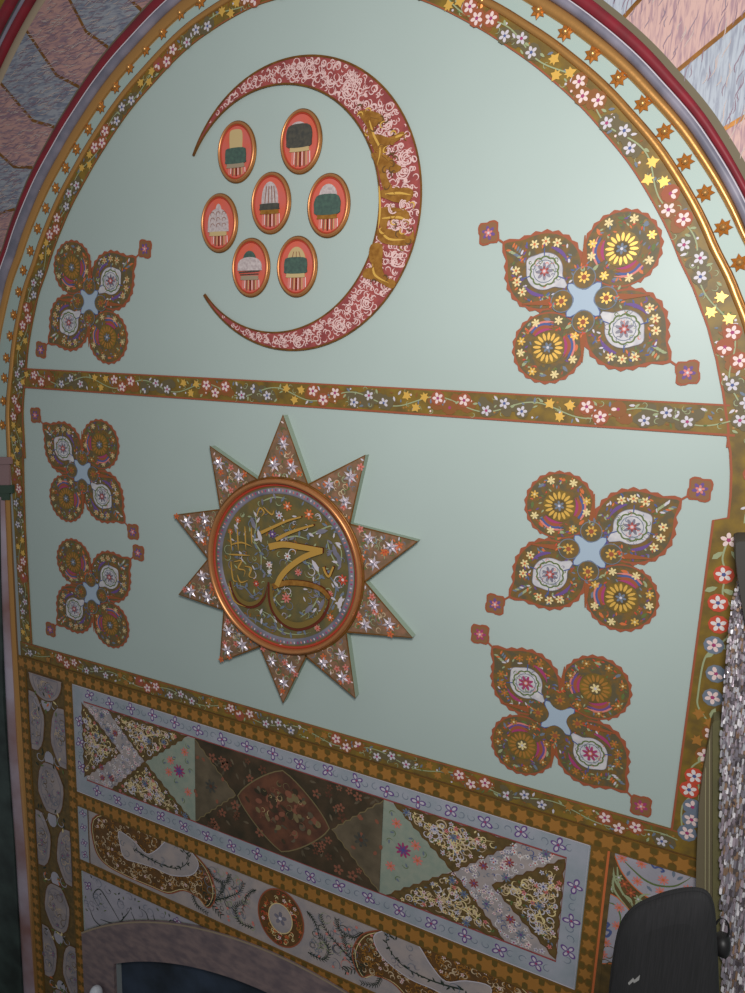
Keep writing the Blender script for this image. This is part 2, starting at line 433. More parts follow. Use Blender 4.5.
b.build('gilt_joint_lines', root)
# fine veins in the marble blocks
b = B()
v1 = mat('vein mauve', (136,112,126), .7); v2 = mat('vein pale', (188,170,164), .7); v3 = mat('vein mid', (140,122,134), .7)
for s in (-1, 1):
    for i in range(1500):
        a = radians(random.uniform(-80, -15) if s < 0 else random.uniform(20, 75)); r = random.uniform(RE(7, a)+.012, 1.74 if s < 0 else 2.05)
        c = (ARC[0]+r*sin(a), ARC[1]+r*cos(a)); dr = random.uniform(-.15, .15)+(0.1 if s < 0 else 1.35)
        l = random.uniform(.02, .06)
        pts = [(c[0]+l*(t-.5)*cos(dr)-.003*sin(t*5+i)*sin(dr), c[1]+l*(t-.5)*sin(dr)+.003*sin(t*5+i)*cos(dr)) for t in (0,.25,.5,.75,1)]
        b.ribbon(pts, .0026, .0064, (v1, v2, v3)[i % 3], 2)
b.build('painted_veins', root)
# outer mouldings, upper left
b = B()
def ringband(b, r0, r1, prof, m, lo, hi, n=60):
    vs = []; K = len(prof)
    for i in range(n+1):
        a = lo+(hi-lo)*i/n
        for t, h in prof: r = r0+(r1-r0)*t; vs.append((ARC[0]+r*sin(a), ARC[1]+r*cos(a), h))
    b.add(vs, [[i*K+j, i*K+j+1, (i+1)*K+j+1, (i+1)*K+j] for i in range(n) for j in range(K-1)], m, True)
lo, hi = radians(-62), radians(-28)
for r0, r1, hh, m in ((1.757,1.792,.008,beige),(1.792,1.822,.024,red),(1.822,1.842,.018,lilac),(1.842,1.858,.010,darkgrey),(1.858,1.905,.028,red),(1.905,1.99,.016,olive)):
    ringband(b, r0, r1, [(0,0)]+[(x, .003+y) for x, y in dome(hh)]+[(1,0)], m, lo, hi)
tag(b.build('trim_9'), 'outer red, grey and olive arch mouldings at the upper left', 'trim', kind='structure')

# ------------------------------------------------------------------ gilt stars on the mint band
starsR = [(482.6,2),(539,11),(565.7,33),(593,55),(618.5,79),(642.8,104.5),(664.6,132.5),(685,162.5),(705,193.5),(723,228),(739.5,263)]
starsL = [(201,2),(181,13.7),(163,33),(146,50),(130,68),(116.3,87.4),(101.5,107.5),(89,129.7),(77,149.5),(66.3,168.3),(56.4,188.4),(46.5,208.5),(38.2,228.8),(31,251),(24,270.5),(19.3,292),(14.5,315),(10.7,336),(7,358),(5,378),(4,401),(3,425)]
starm = mat('star gilt', (186,116,48), .38, metal=.35)
stare = mat('star shadow paint', (96,70,40), .6)
def make_stud():
    b = B(); n = 7
    pts = star((0, 0), .0225, n, .60)
    b.prism([(p[0]*1.04, p[1]*1.04) for p in pts], .0018, .004, stare)
    # faceted star rising to the middle
    vs = [(p[0], p[1], .0042) for p in pts]+[(0, 0, .011)]
    b.add(vs, [[i, (i+1) % (2*n), 2*n] for i in range(2*n)], starm)
    o = b.build('gilt_star')
    bb = B(); k = []
    for j in range(5):
        r = .009*cos(j*pi/2/4); h = .008+.008*sin(j*pi/2/4); k.append([(r*cos(t), r*sin(t), h) for t in [2*pi*i/12 for i in range(12)]])
    vs = [p for ring in k for p in ring]; bb.add(vs, [[j*12+i, j*12+(i+1) % 12, (j+1)*12+(i+1) % 12, (j+1)*12+i] for j in range(4) for i in range(12)], gold, True)
    d = bb.build('center_boss', o)
    return o, d
so, sd = make_stud(); base_loc = so.location.copy(); first = True
for side, L in (('right', starsR), ('left', starsL)):
    for i, p in enumerate(L):
        u, v = W(*p)
        if first: o, d_ = so, sd; first = False
        else:
            o = so.copy(); C.objects.link(o); d_ = sd.copy(); d_.parent = o; C.objects.link(d_)
        o.location = base_loc+mathutils.Vector((u, 0, v))
        tag(o, 'small seven pointed gilt star on the mint arch band, %s side of the arch' % side, 'star ornament', 'gilt stars on the %s side of the arch band' % side)

# ------------------------------------------------------------------ straight borders
def lineP(p0, p1, w):
    l = hypot(p1[0]-p0[0], p1[1]-p0[1]); d = ((p1[0]-p0[0])/l, (p1[1]-p0[1])/l)
    return (lambda s, t: (p0[0]+d[0]*s-d[1]*w/2*t, p0[1]+d[1]*s+d[0]*w/2*t)), l
# horizontal band across
b = B(); b.prism([(-2.60,-.056),(.085,-.056),(.105,-.137),(-2.60,-.137)], 0, .0045, olive)
root = tag(b.build('trim_10'), 'olive floral band running across the mint panel below the crescent', 'trim', kind='structure')
b = B(); P, L = lineP((-2.575,-.0965), (.09,-.0965), .081); floral_run(b, P, 0, L, .081, .006, .44, .03); b.build('painted_flowers', root)
b = B(); b.ribbon([(-2.575,-.0585),(.085,-.0585)], .005, .005, rust); b.ribbon([(-2.575,-.1345),(.105,-.1345)], .006, .005, rust); b.build('border_line', root)
# left leg
b = B(); b.prism([(-2.648,-.37),(-2.562,-.37),(-2.572,-.55),(-2.578,-.75),(-2.578,-1.285),(-2.648,-1.285)], 0, .0045, olive)
root = tag(b.build('trim_11'), 'olive floral border down the left side of the mint panel', 'trim', kind='structure')
b = B(); P, L = lineP((-2.613,-.33), (-2.613,-1.28), .07); floral_run(b, P, 0, L, .07, .006, .40, .1); b.build('painted_flowers', root)
b = B(); b.ribbon([(-2.564,-.37),(-2.574,-.55),(-2.580,-.75),(-2.580,-1.285)], .005, .005, rust); b.build('border_line', root)
# right leg, upper wide part and lower part stepping inwards
EU = [W(727.5,435), W(730.3,452), W(731.2,472), W(730.5,495), W(728.3,517.5)]
b = B(); b.prism(EU+[(.080,-.362),(.080,-1.285),(.26,-1.285),(.26,EU[0][1])], 0, .0048, olive)
root = tag(b.build('trim_12'), 'olive floral border down the right side, stepping inwards halfway', 'trim', kind='structure')
b = B(); P, L = lineP((.124,-.40), (.122,-1.28), .085)
for q, t, hl in ((.01,0,None),(.105,0,redh),(.185,-.1,redh),(.245,.1,redh),(.305,.0,bluegrey),(.385,.35,bluegrey),(.455,.35,bluegrey),(.56,.6,CLR),(.63,.4,CLR),(.70,-.05,redh),(.745,-.25,redh),(.795,.1,bluegrey),(.835,.15,bluegrey),(.88,0,bluegrey)):
    flower(b, P(q, t), .020, .0062, white if hl is redh else pinkw, blue if hl is redh else mag, halo=hl)
b.ribbon(smooth([P(s, t) for s, t in ((.0,0),(.06,-.2),(.10,.1),(.16,.1),(.2,.8),(.27,.75),(.32,-.1),(.36,-.45),(.45,-.5),(.49,-.4),(.53,.3),(.57,.7),(.63,.5),(.68,-.3),(.73,.3),(.80,-.5),(.88,-.3))]), .0045, .0058, sage)
for s, t, a in ((.055,-.5,.8),(.15,.4,2.9),(.15,-.6,.5),(.30,.4,2.4),(.33,-.1,1),(.5,.5,1.3),(.05,.5,2.4),(.64,.2,1.2),(.76,.5,1.6)): leaf(b, P(s, t), .034, .014, a, .0060, sage)
for s, t in ((.51,-.3),(.53,.4),(.59,-.2),(.66,.55)): ivy(b, P(s, t), .018, s*9, .006, ochrel)
P2, L2 = lineP((.165,-.12), (.170,-.36), .07); floral_run(b, P2, 0, L2, .07, .006, .5, -.02)
b.build('painted_flowers', root)
b = B(); b.ribbon(EU+[(.0815,-.362),(.0815,-1.285)], .006, .0053, rust); b.build('border_line', root)
# bottom floral band
b = B(); b.rect(-2.655, -1.353, .26, -1.283, 0, .0045, olive)
root = tag(b.build('trim_13'), 'olive floral band along the foot of the mint panel', 'trim', kind='structure')
b = B(); P, L = lineP((-2.64,-1.318), (.10,-1.318), .062)
floral_run(b, P, 0, L, .062, .006, .46, .16, ochrel); b.build('painted_flowers', root)
b = B(); b.ribbon([(-2.64,-1.2855),(.20,-1.2855)], .004, .005, rust); b.ribbon([(-2.64,-1.351),(.20,-1.351)], .0035, .0062, brown); b.build('border_line', root)

# ------------------------------------------------------------------ ochre star bands
def starband(n_, p0, p1, w, label, h=.0078):
    P, L = lineP(p0, p1, w)
    b = B(); b.prism([P(0,-1),P(L,-1),P(L,1),P(0,1)], 0, h, ochre)
    root = tag(b.build(n_), label, 'trim', kind='structure')
    b = B(); k = int(L/.052)
    for i in range(k):
        s = (i+.5)*L/k
        b.poly(star(P(s, 0), w*.46, 6, .62, atan2(p1[1]-p0[1], p1[0]-p0[0])), h+.0005, ochrel)
        for t in (-.55,.55): b.poly([P(s+L/k*.5+x, t+y) for x, y in ((-.009,-.3),(.009,-.3),(.009,.3),(-.009,.3))] if i < k-1 else [P(s,t),P(s+.001,t),P(s,t+.01)], h+.0004, ochred)
    b.build('painted_stars', root)
starband('trim_14', (-2.675,-1.383), (.20,-1.383), .058, 'ochre band of small stars under the bottom floral band')
starband('trim_15', (-2.651,-1.412), (-2.651,-3.6), .048, 'ochre star strip at the far left beside the column')
starband('trim_16', (-2.360,-1.412), (-2.360,-3.6), .050, 'ochre star strip between left cartouche strip and framed panels')
starband('trim_17', (-.108,-1.412), (-.108,-3.0), .048, 'ochre star strip right of the framed panels')
starband('trim_18', (-2.336,-1.974), (-.132,-1.974), .070, 'ochre star band under the lavender framed panels')
starband('trim_19', (-2.336,-2.312), (-.132,-2.312), .054, 'ochre star band below the cartouche frieze')
b = B(); b.rect(-.084, -3.0, -.062, -1.412, 0, .0068, browno); b.ribbon([(-.080,-1.412),(-.080,-3.0)], .007, .0075, ora)
tag(b.build('trim_20'), 'thin orange line beside the right leaf cartouche panel', 'trim', kind='structure')

# ------------------------------------------------------------------ lavender frame with butterfly-like flowers
OU0, OU1, OV0, OV1 = -2.335, -.134, -1.938, -1.412
IU0, IU1, IV0, IV1 = -2.268, -.200, -1.860, -1.482
b = B()
b.prism([(OU0,OV1),(OU1,OV1),(IU1,IV1),(IU0,IV1)], 0, .005, lavb); b.prism([(OU0,OV0),(OU1,OV0),(IU1,IV0),(IU0,IV0)], 0, .005, lavb)
b.prism([(OU0,OV0),(OU0,OV1),(IU0,IV1),(IU0,IV0)], 0, .005, lavb); b.prism([(OU1,OV0),(OU1,OV1),(IU1,IV1),(IU1,IV0)], 0, .005, lavb)
root = thing('lavender_frame', UC, OV0, 0, 'pale lavender blue frame painted with purple flowers around three panels', 'frame')
b.build('border', root)
def bfly(b, c, r, a, h):
    for k, rr in ((0,1),(1.6,.9),(3.2,1),(4.8,.85)):
        q = (c[0]+r*.62*rr*cos(a+k), c[1]+r*.62*rr*sin(a+k))
        b.ell(q, r*.50*rr, r*.36*rr, h, pur, 10, a+k); b.ell((q[0]-r*.06*cos(a+k), q[1]-r*.06*sin(a+k)), r*.33*rr, r*.2*rr, h+.0003, lilw, 8, a+k)
    b.ell(c, r*.16, r*.16, h+.0006, mag, 6)
def frameline(p0, p1, n):
    for i in range(n):
        b = B()
        t = (i+.5)/n; c = (p0[0]+(p1[0]-p0[0])*t, p0[1]+(p1[1]-p0[1])*t)
        bfly(b, (c[0], c[1]+random.uniform(-.006,.006)), .026, random.random()*6, .0056)
        for q in (.3,.62):
            t2 = (i+.5+q)/n
            if t2 < 1:
                c2 = (p0[0]+(p1[0]-p0[0])*t2, p0[1]+(p1[1]-p0[1])*t2)
                b.ribbon(spiral(c2, .016, .005, random.random()*6, .8, 8), .0028, .0054, bluegrey, 2)
        b.build('purple_flower', root)
frameline((-2.29,-1.447), (-.17,-1.447), 18); frameline((-2.27,-1.90), (-.20,-1.90), 17)
frameline((-2.30,-1.52), (-2.30,-1.86), 3); frameline((-.166,-1.52), (-.166,-1.86), 3)
b = B(); b.ribbon([(IU0,IV0),(IU1,IV0),(IU1,IV1),(IU0,IV1)], .006, .0056, crim, close=True)
b.ribbon([(OU0+.003,OV0+.003),(OU1-.003,OV0+.003),(OU1-.003,OV1-.003),(OU0+.003,OV1-.003)], .004, .0056, lilw, close=True)
b.build('frame_line', root)

# ------------------------------------------------------------------ X panels
def wavy(p, q, amp=.0035, n=14):
    l = hypot(q[0]-p[0], q[1]-p[1]); nx, ny = -(q[1]-p[1])/l, (q[0]-p[0])/l
    return [(p[0]+(q[0]-p[0])*i/n+nx*amp*(1 if i % 2 else -1)*(0 if i in (0, n) else 1), p[1]+(q[1]-p[1])*i/n+ny*amp*(1 if i % 2 else -1)*(0 if i in (0, n) else 1)) for i in range(n)]
def vinefill(b, tri, seed, h, dens=1.0):
    random.seed(seed)
    cx = sum(p[0] for p in tri)/3; cy = sum(p[1] for p in tri)/3
    big = [(cx+(p[0]-cx)*.90, cy+(p[1]-cy)*.88) for p in tri]
    # main branches from centre
    for k in range(3):
        p = (cx*.25+big[k][0]*.75, cy*.25+big[k][1]*.75)
        pts = smooth([(cx, cy), ((cx+p[0])/2+random.uniform(-.014,.014), (cy+p[1])/2+random.uniform(-.014,.014)), p], 5)
        b.ribbon(pts, .006, h+.0006, cream, True)
    scribble(b, big, int(74*dens), .009, .022, .0045, h+.0003, [creamp, cream, lilw, creamp])
    scatter(b, big, int(32*dens), lambda c: flower(b, c, .0088, h+.0012, random.choice((pinkw, lilw, pink, cream)), random.choice((mag, redh, blue))))
    scatter(b, big, int(44*dens), lambda c: leaf(b, c, .014, .006, random.random()*6, h+.0010, random.choice((cream, bluegrey, white, green))))
    scatter(b, big, 3, lambda c: flower(b, c, .016, h+.0015, random.choice((lilw, bluegrey)), blue, 7))
def xpanel(mirror, label):
    s = -1 if mirror else 1
    X = lambda u, v: (UC+s*(u-UC), v)
    root = thing('painted_panel', UC+s*(.515+.215-.0), IV0, 0, label, 'panel', 'painted panels with crossed floral arms')
    c0 = (-.561,-1.669)
    b = B(); b.prism([X(-.828,IV0+.0015), X(IU1-.0015,IV0+.0015), X(IU1-.0015,IV1-.0015), X(-.828,IV1-.0015)], 0, .0042, lavp); g = b.build('ground', root)
    b = B(); random.seed(11+mirror)
    arms = [[X(-.561,-1.66), X(-.36,-1.486), X(-.22,-1.486), X(-.42,-1.665)], [X(-.561,-1.675), X(-.42,-1.668), X(-.212,-1.85), X(-.36,-1.855)]]
    for A in arms:
        scribble(b, A, 46, .005, .012, .003, .0046, [lilw, bluegrey, white, blue])
        scatter(b, A, 44, lambda c: flower(b, c, random.uniform(.007,.011), .0052, random.choice((lilw, white, pinkw)), random.choice((mag, blue, pur, redh))))
        scatter(b, A, 4, lambda c: flower(b, c, .017, .0058, random.choice((crim, bluegrey)), pur, 7))
    b.build('floral_cross', root)
    b = B(); b.poly([X(-.828,IV0+.0015), X(-.795,IV0+.0015)]+[X(*p) for p in wavy((-.795,IV0), c0)]+[X(*p) for p in wavy(c0, (-.78,IV1-.0015))]+[X(-.828,IV1-.0015)], .0048, mintpale)
    mt = b.build('mint_field', root); b = B()
    flower(b, X(-.745,-1.655), .030, .0056, mag, pur, 9); flower(b, X(-.745,-1.655), .018, .0060, pur, blue, 6)
    for p in ((-.775,-1.56),(-.69,-1.675),(-.79,-1.735),(-.70,-1.62)): flower(b, X(*p), .02, .0056, pink, ora, 7)
    for p in ((-.795,-1.53),(-.79,-1.60),(-.72,-1.60),(-.73,-1.71),(-.76,-1.78),(-.67,-1.64),(-.80,-1.64)):
        c = X(*p); b.ribbon(spiral(c, .016, .006, random.random()*6, .5, 7), .0025, .0054, green, 2); leaf(b, c, .018, .007, random.random()*6, .0055, bluegrey)
    b.build('painted_bouquet', mt)
    for nm, tri, seed in (('scroll_triangle', [(-.79,IV1-.004),(-.36,IV1-.004),c0], 3), ('scroll_triangle', [(-.80,IV0+.004),(-.37,IV0+.004),c0], 5), ('scroll_triangle', [(-.425,-1.668),(-.205,-1.488),(-.203,-1.852)], 7)):
        T = [X(*p) for p in tri]; out = []
        for i in range(3): out += wavy(T[i], T[(i+1) % 3])
        b = B(); b.poly(out, .0052, browno); b.ribbon(out, .004, .0056, brown, close=True); t = b.build(nm, root)
        b = B(); vinefill(b, T, seed+mirror*10, .0058); b.build('scroll_vines', t)
    return root
xpanel(False, 'mint and brown triangle panel at right end of the lavender frame')
xpanel(True, 'dim beige and brown triangle panel at left end of the lavender frame')

# dark painting between them
root = thing('dark_painted_panel', UC, IV0, 0, 'dark brown painted panel with central reddish medallion in the lavender frame', 'panel')
random.seed(21)
b = B(); b.rect(-1.656, IV0+.0015, -.830, IV1-.0015, 0, .0065, pbrown); b.build('ground', root)
du, dv = .415, (IV1-IV0)/2; cv = (IV0+IV1)/2
for s in (-1, 1):
    T = wavy((UC+s*du, cv+dv*.97), (UC+s*.215, cv), .003)+wavy((UC+s*.215, cv), (UC+s*du, cv-dv*.97), .003)+[(UC+s*du, cv-dv*.97)]
    b = B(); b.poly(T, .0070, pgrey); b.ribbon(T, .004, .0074, pline)
    c = (UC+s*.335, cv); flower(b, c, .03, .0078, hatd, pred, 7); scatter(b, T, 7, lambda q: b.ell(q, .010, .007, .0076, prose, 8, random.random()*3)); b.build('end_triangle', root)
hexa = []
for i in range(36):
    t = 2*pi*i/36; c_, s_ = abs(cos(t)), abs(sin(t)); k = 1/((c_**1.25+s_**1.25)**(1/1.25)); hexa.append((UC+.205*k*cos(t), cv+.172*k*sin(t)))
b = B(); b.poly(hexa, .0070, pred); b.ribbon(hexa, .005, .0074, pline, close=True)
hs = [(UC+(p[0]-UC)*.8, cv+(p[1]-cv)*.8) for p in hexa]
for m, n in ((pgrey, 14), (pbrown, 20), (prose, 18), (pred, 16), (pline, 14)): scatter(b, hs, n, lambda q: b.ell(q, random.uniform(.006,.018), random.uniform(.005,.022), .0076+random.random()*.0006, m, 9, random.random()*3))
scribble(b, hs, 26, .006, .016, .003, .0084, [pline, prose, hatc])
b.build('center_medallion', root)
b = B()
for s in (-1, 1):
    for t in (-1, 1):
        T = [(UC+s*.40, cv+t*dv*.95), (UC+s*.05, cv+t*dv*.95), (UC+s*.21, cv+t*.01)]
        def rose(q):
            bb = B(); flower(bb, q, random.uniform(.012,.022), .0072, prose if random.random() < .7 else pred, pbrown, 5); bb.build('painted_rose', root)
        scatter(b, T, 9, rose); scatter(b, T, 10, lambda q: leaf(b, q, .03, .01, random.random()*6, .0069, pgrey))
b.build('painted_leaves', root)

# ------------------------------------------------------------------ frieze with cartouches
random.seed(31)
b = B(); b.rect(-2.335, -2.285, -.134, -2.008, 0, .0035, lavp)
root = thing('cartouche_frieze', UC, -2.285, 0, 'lavender scrollwork frieze between the two lower star bands', 'frieze')
b.build('ground', root)
b = B(); b.rect(-2.335, -2.285, -2.272, -2.008, .003, .0048, lavb); b.ribbon([(-2.272,-2.285),(-2.272,-2.008)], .006, .0052, brown)
for v in (-2.04,-2.11,-2.19,-2.25): bfly(b, (-2.303, v), .02, v*40, .0052)
b.build('left_strip', root)
cart = WL([(72,150),(160,128),(250,150),(330,190),(410,225),(470,285),(525,350),(553,430),(545,480),(522,498),(490,460),(430,430),(370,442),(300,415),(200,372),(120,325),(80,262)], 75, 780, .255)
hole = WL([(178,198),(235,235),(285,285),(325,270),(365,235),(420,242),(462,280),(488,322),(475,358),(440,372),(380,368),(320,342),(260,322),(200,302),(182,250)], 75, 780, .255)
vine = WL([(240,268),(290,300),(340,325),(400,342),(440,325),(450,290),(425,272)], 75, 780, .255)
foot = WL([(385,455),(430,435),(480,445),(510,480),(500,492),(440,480)], 75, 780, .255)
hole2 = [(-2.0,-2.13)]
for s in (1, -1):
    X = lambda p: (UC+s*(p[0]-UC), p[1])
    cc = smooth([X(p) for p in cart], 4, True)
    b = B(); b.poly(cc, .0045, brown); b.ribbon(cc, .005, .0052, rust, close=True)
    b.ribbon([(p[0]*.97+(UC-s*.74)*.03, p[1]*.97-2.14*.03) for p in cc], .003, .005, cream, close=True)
    k = b.build('scroll_cartouche', root)
    b = B(); random.seed(35+s)
    scribble(b, [(p[0]*.94+(UC-s*.74)*.06, p[1]*.94-2.14*.06) for p in cc], 430, .006, .015, .0044, .0054, [creamp, goldb, ochrel, creamp])
    scatter(b, [(p[0]*.94+(UC-s*.74)*.06, p[1]*.94-2.14*.06) for p in cc], 26, lambda q: flower(b, q, .008, .0062, pinkw, redh))
    b.build('scroll_vines', k)
    hh = smooth([X(p) for p in hole], 4, True)
    b = B(); b.poly(hh, .0070, lavp); b.ribbon(hh, .004, .0074, lilw, close=True)
    b.ribbon(smooth([X(p) for p in vine], 5), .007, .0078, greend, True)
    for q in smooth([X(p) for p in vine], 4): leaf(b, (q[0]+random.uniform(-.01,.01), q[1]+random.uniform(-.01,.01)), .022, .006, random.random()*6, .0078, greend)
    scribble(b, [X(p) for p in hole], 12, .012, .022, .0025, .0076, [bluegrey, lilac])
    b.build('lavender_leaf', k)
# central oval cartouche
b = B(); cen = (UC+.0, -2.140)
ov = lambda k: [(cen[0]+.105*k*cos(t), cen[1]+.125*k*sin(t)) for t in [2*pi*i/40 for i in range(40)]]
b.poly(ov(1), .0045, brown); b.ribbon(ov(1.0), .006, .0052, rust, close=True); b.ribbon(ov(.52), .004, .0072, cream, close=True)
k = b.build('oval_cartouche', root)
b = B(); scribble(b, ov(.93), 120, .006, .014, .0036, .0054, [cream, ochrel, redh]); scatter(b, ov(.9), 22, lambda q: flower(b, q, .009, .006, random.choice((pinkw, ora)), redh)); b.build('scroll_vines', k)
b = B(); b.poly(ov(.5), .0070, lavp); flower(b, cen, .03, .0076, lilac, lilw, 5); b.build('lavender_center', k)
# dark green sprigs and faint scrolls on the lavender
def sprig(b, pts, h, m=greend, w=.006, lf=.026, ev=1):
    S = smooth(pts, 6); b.ribbon(S, w, h, m, True)
    for i in range(1, len(S)-1, ev):
        a = atan2(S[i+1][1]-S[i-1][1], S[i+1][0]-S[i-1][0])
        for s in (-1, 1):
            aa = a+s*.8; leaf(b, (S[i][0]+lf*.45*cos(aa), S[i][1]+lf*.45*sin(aa)), lf, lf*.18, aa, h, m)
b = B()
for s in (1, -1):
    b = B(); X = lambda p: (UC+s*(p[0]-UC), p[1])
    sprig(b, [X(p) for p in ((-1.72,-2.05),(-1.66,-2.11),(-1.60,-2.20),(-1.53,-2.25))], .0046)
    sprig(b, [X(p) for p in ((-1.58,-2.20),(-1.50,-2.15),(-1.44,-2.10),(-1.42,-2.05))], .0046, lf=.016)
    sprig(b, [X(p) for p in ((-1.36,-2.06),(-1.40,-2.10),(-1.43,-2.20))], .0046, lf=.016)
    scribble(b, [X(p) for p in ((-1.70,-2.04),(-1.40,-2.03),(-1.36,-2.26),(-1.55,-2.27))], 70, .010, .032, .0030, .0042, [bluegrey, lilac, greend, sage, pink])
    scatter(b, [X(p) for p in ((-1.70,-2.04),(-1.40,-2.03),(-1.36,-2.26),(-1.55,-2.27))], 16, lambda q: b.ell(q, .006, .006, .0048, pink, 8))
    for pts in (((-1.60,-2.05),(-1.56,-2.09),(-1.50,-2.08),(-1.49,-2.04)), ((-1.62,-2.24),(-1.57,-2.20),(-1.53,-2.14),(-1.52,-2.10)), ((-1.37,-2.24),(-1.44,-2.24),(-1.46,-2.18),(-1.42,-2.14)), ((-1.68,-2.20),(-1.66,-2.25),(-1.60,-2.27))):
        sprig(b, [X(p) for p in pts], .0048, lf=.018, w=.005)
    b.build('green_sprigs', root)
# ------------------------------------------------------------------ spandrel and low arch
random.seed(41)
b = None
for s, lab in ((1, 'left lavender spandrel with dark curling stems above the low arch'), (-1, 'right lavender spandrel above the low arch, at the bottom frame edge')):
    root = thing('scroll_spandrel', UC-s*.7, -2.66, 0, lab, 'spandrel')
    P_ = [(UC-s*.34,-2.341),(UC-s*1.081,-2.341)]+[(UC-s*(1.081-.741*i/20), AO(1.081-.741*i/20)+.006) for i in range(21)]
    b = B(); b.prism(P_, 0, .0035, lav); b.build('ground', root)
    X = lambda p: (UC+s*(p[0]-UC), p[1])
    b = B()
    for pts in (((-2.22,-2.56),(-2.12,-2.54),(-2.06,-2.47),(-2.03,-2.42)), ((-2.1,-2.52),(-2.17,-2.44),(-2.22,-2.40),(-2.26,-2.45),(-2.22,-2.50)), ((-2.03,-2.44),(-1.99,-2.49),(-1.93,-2.47),(-1.94,-2.41),(-1.98,-2.40)), ((-1.90,-2.40),(-1.88,-2.44),(-1.82,-2.43),(-1.80,-2.385),(-1.74,-2.39)), ((-2.20,-2.60),(-2.26,-2.58),(-2.29,-2.52))):
        b.ribbon(smooth([X(p) for p in pts], 6), .0055, .0045, greend, 2)
    rg = [X(p) for p in ((-2.32,-2.35),(-1.75,-2.35),(-1.95,-2.45),(-2.32,-2.58))]
    scribble(b, rg, 20, .012, .03, .0026, .0042, [bluegrey, lilac])
    scatter(b, rg, 22, lambda q: leaf(b, q, .018, .006, random.random()*6, .0046, random.choice((greend, green))))
    bfly(b, X((-1.765,-2.375)), .02, 0, .0048); bfly(b, X((-2.29,-2.41)), .024, 1, .0048)
    b.build('painted_stems', root)
b = B(); K = 48
o_ = [(UC-1.092+2.184*i/K, AO(abs(-1.092+2.184*i/K))) for i in range(K+1)]
i_ = [(UC+.893-1.786*i/K, AI(abs(.893-1.786*i/K))) for i in range(K+1)]
b.prism(o_+[(UC+1.092,-CZ),(UC+.893,-CZ)]+i_+[(UC-.893,-CZ),(UC-1.092,-CZ)], 0, .016, mauve)
b.ribbon(o_, .008, .0168, beige)
tag(b.build('trim_21'), 'mauve grey stone surround of the low arched recess', 'arch', kind='structure')

# ------------------------------------------------------------------ left strip of rounded cartouches
root = thing('cartouche_strip', -2.506, -3.6, 0, 'tall strip of pale rounded cartouches on brown at lower left', 'strip')
b = B(); b.rect(-2.627, -3.6, -2.385, -1.412, 0, .0035, browno); b.build('ground', root)
random.seed(51)
def blob(c, a, bb, half=None, n=22):
    pts = []
    for i in range(n):
        t = 2*pi*i/n; x = c[0]+a*cos(t)*(1+.04*sin(6*t)); y = c[1]+bb*sin(t)*(1+.04*cos(6*t)); pts.append((min(max(x, -2.620), -2.392), y))
    return pts
blobm = mat('cartouche mauve grey', (164,150,148), .65, rgb2=(142,132,134), scale=14)
def blobobj(name, pts, c, a, bb):
    b = B(); b.poly(pts, .0045, blobm); b.ribbon(pts, .006, .0050, brown, close=True)
    inn = [(c[0]+(p[0]-c[0])*.75, c[1]+(p[1]-c[1])*.8) for p in pts]; b.ribbon(inn, .003, .0050, lilac, close=True)
    scribble(b, inn, 22, .010, .026, .003, .0050, [lilac, bluegrey, creamp, browno]); scatter(b, inn, 3, lambda q: flower(b, q, .014, .0054, lilac, mag))
    b.build(name, root)
v = -1.425; k = 0
half = [(min(max(p[0], -2.61), -2.4), min(p[1], -1.418)) for p in [(-2.506+.105*cos(t), -1.43-.11*abs(sin(t))) for t in [pi*i/16 for i in range(17)]]]
blobobj('round_cartouche', [(-2.612,-1.42)]+half[::-1]+[(-2.40,-1.42)], (-2.506,-1.47), .1, .05)
for yc in (-1.98, -2.62, -3.22):
    blobobj('round_cartouche', blob((-2.506, yc), .086, .135), (-2.506, yc), .086, .135)
for yc in (-1.68, -2.29, -2.92):
    for s in (-1, 1):
        c = (-2.506+s*.105, yc-.02*s); blobobj('side_cartouche', blob(c, .088, .155), c, .06, .15)
for yc in (-1.55,-1.83,-2.14,-2.46,-2.78,-3.07):
    b = B()
    blobp = [(-2.506+.03*cos(t), yc+.04*sin(t)) for t in [2*pi*i/12 for i in range(12)]]
    b.poly(blobp, .0044, lav)
    for s in (-1, 1): b.ribbon(spiral((-2.506+s*.06, yc), .03, .008, 1+s, s*.9, 10), .005, .0048, lav, 2)
    for j in range(9): leaf(b, (-2.506+random.uniform(-.09,.09), yc+random.uniform(-.05,.05)), .026, .009, random.random()*6, .0052, random.choice((greend, ora, green, cream)))
    b.build('small_scroll', root)

# right leaf panel
root = thing('leaf_cartouche_panel', .05, -2.6, 0, 'white leaf cartouches with coral flowers right of the star strip', 'panel')
b = B(); b.rect(-.062, -2.6, .20, -1.412, 0, .0035, browno); b.build('ground', root)
random.seed(61)
def px(pts, h=0): return WL(pts, 590, 840, .161, h)
lf = smooth(px([(160,65),(300,100),(470,145),(655,205),(655,300),(560,345),(440,370),(360,350),(280,290),(210,210),(170,130)]), 4, True)
b = B(); b.poly(lf, .0045, lav); b.ribbon(lf, .004, .005, ora, close=True)
b.ribbon(smooth(px([(210,120),(270,180),(340,240),(420,275),(520,280),(590,250),(640,215)]), 6), .006, .0052, green, 2)
for x, y in ((200,105),(320,140),(295,248),(455,240),(440,315),(610,300)): flower(b, px([(x, y)])[0], .016, .0056, pink, ora, 8)
b.ribbon(smooth(px([(380,135),(400,165),(430,160),(460,185),(440,190)]), 4), .006, .0054, blue); 
for x, y in ((240,200),(370,295),(520,205),(560,230)): leaf(b, px([(x, y)])[0], .022, .009, x, .0052, bluegrey)
b.build('white_leaf', root)
lf = px([(100,320),(140,333),(170,350),(230,410),(260,450),(300,520),(300,760),(42,760),(45,640),(70,480)])
b = B(); b.poly(lf, .0045, lav); b.ribbon(lf, .004, .005, ora, close=True)
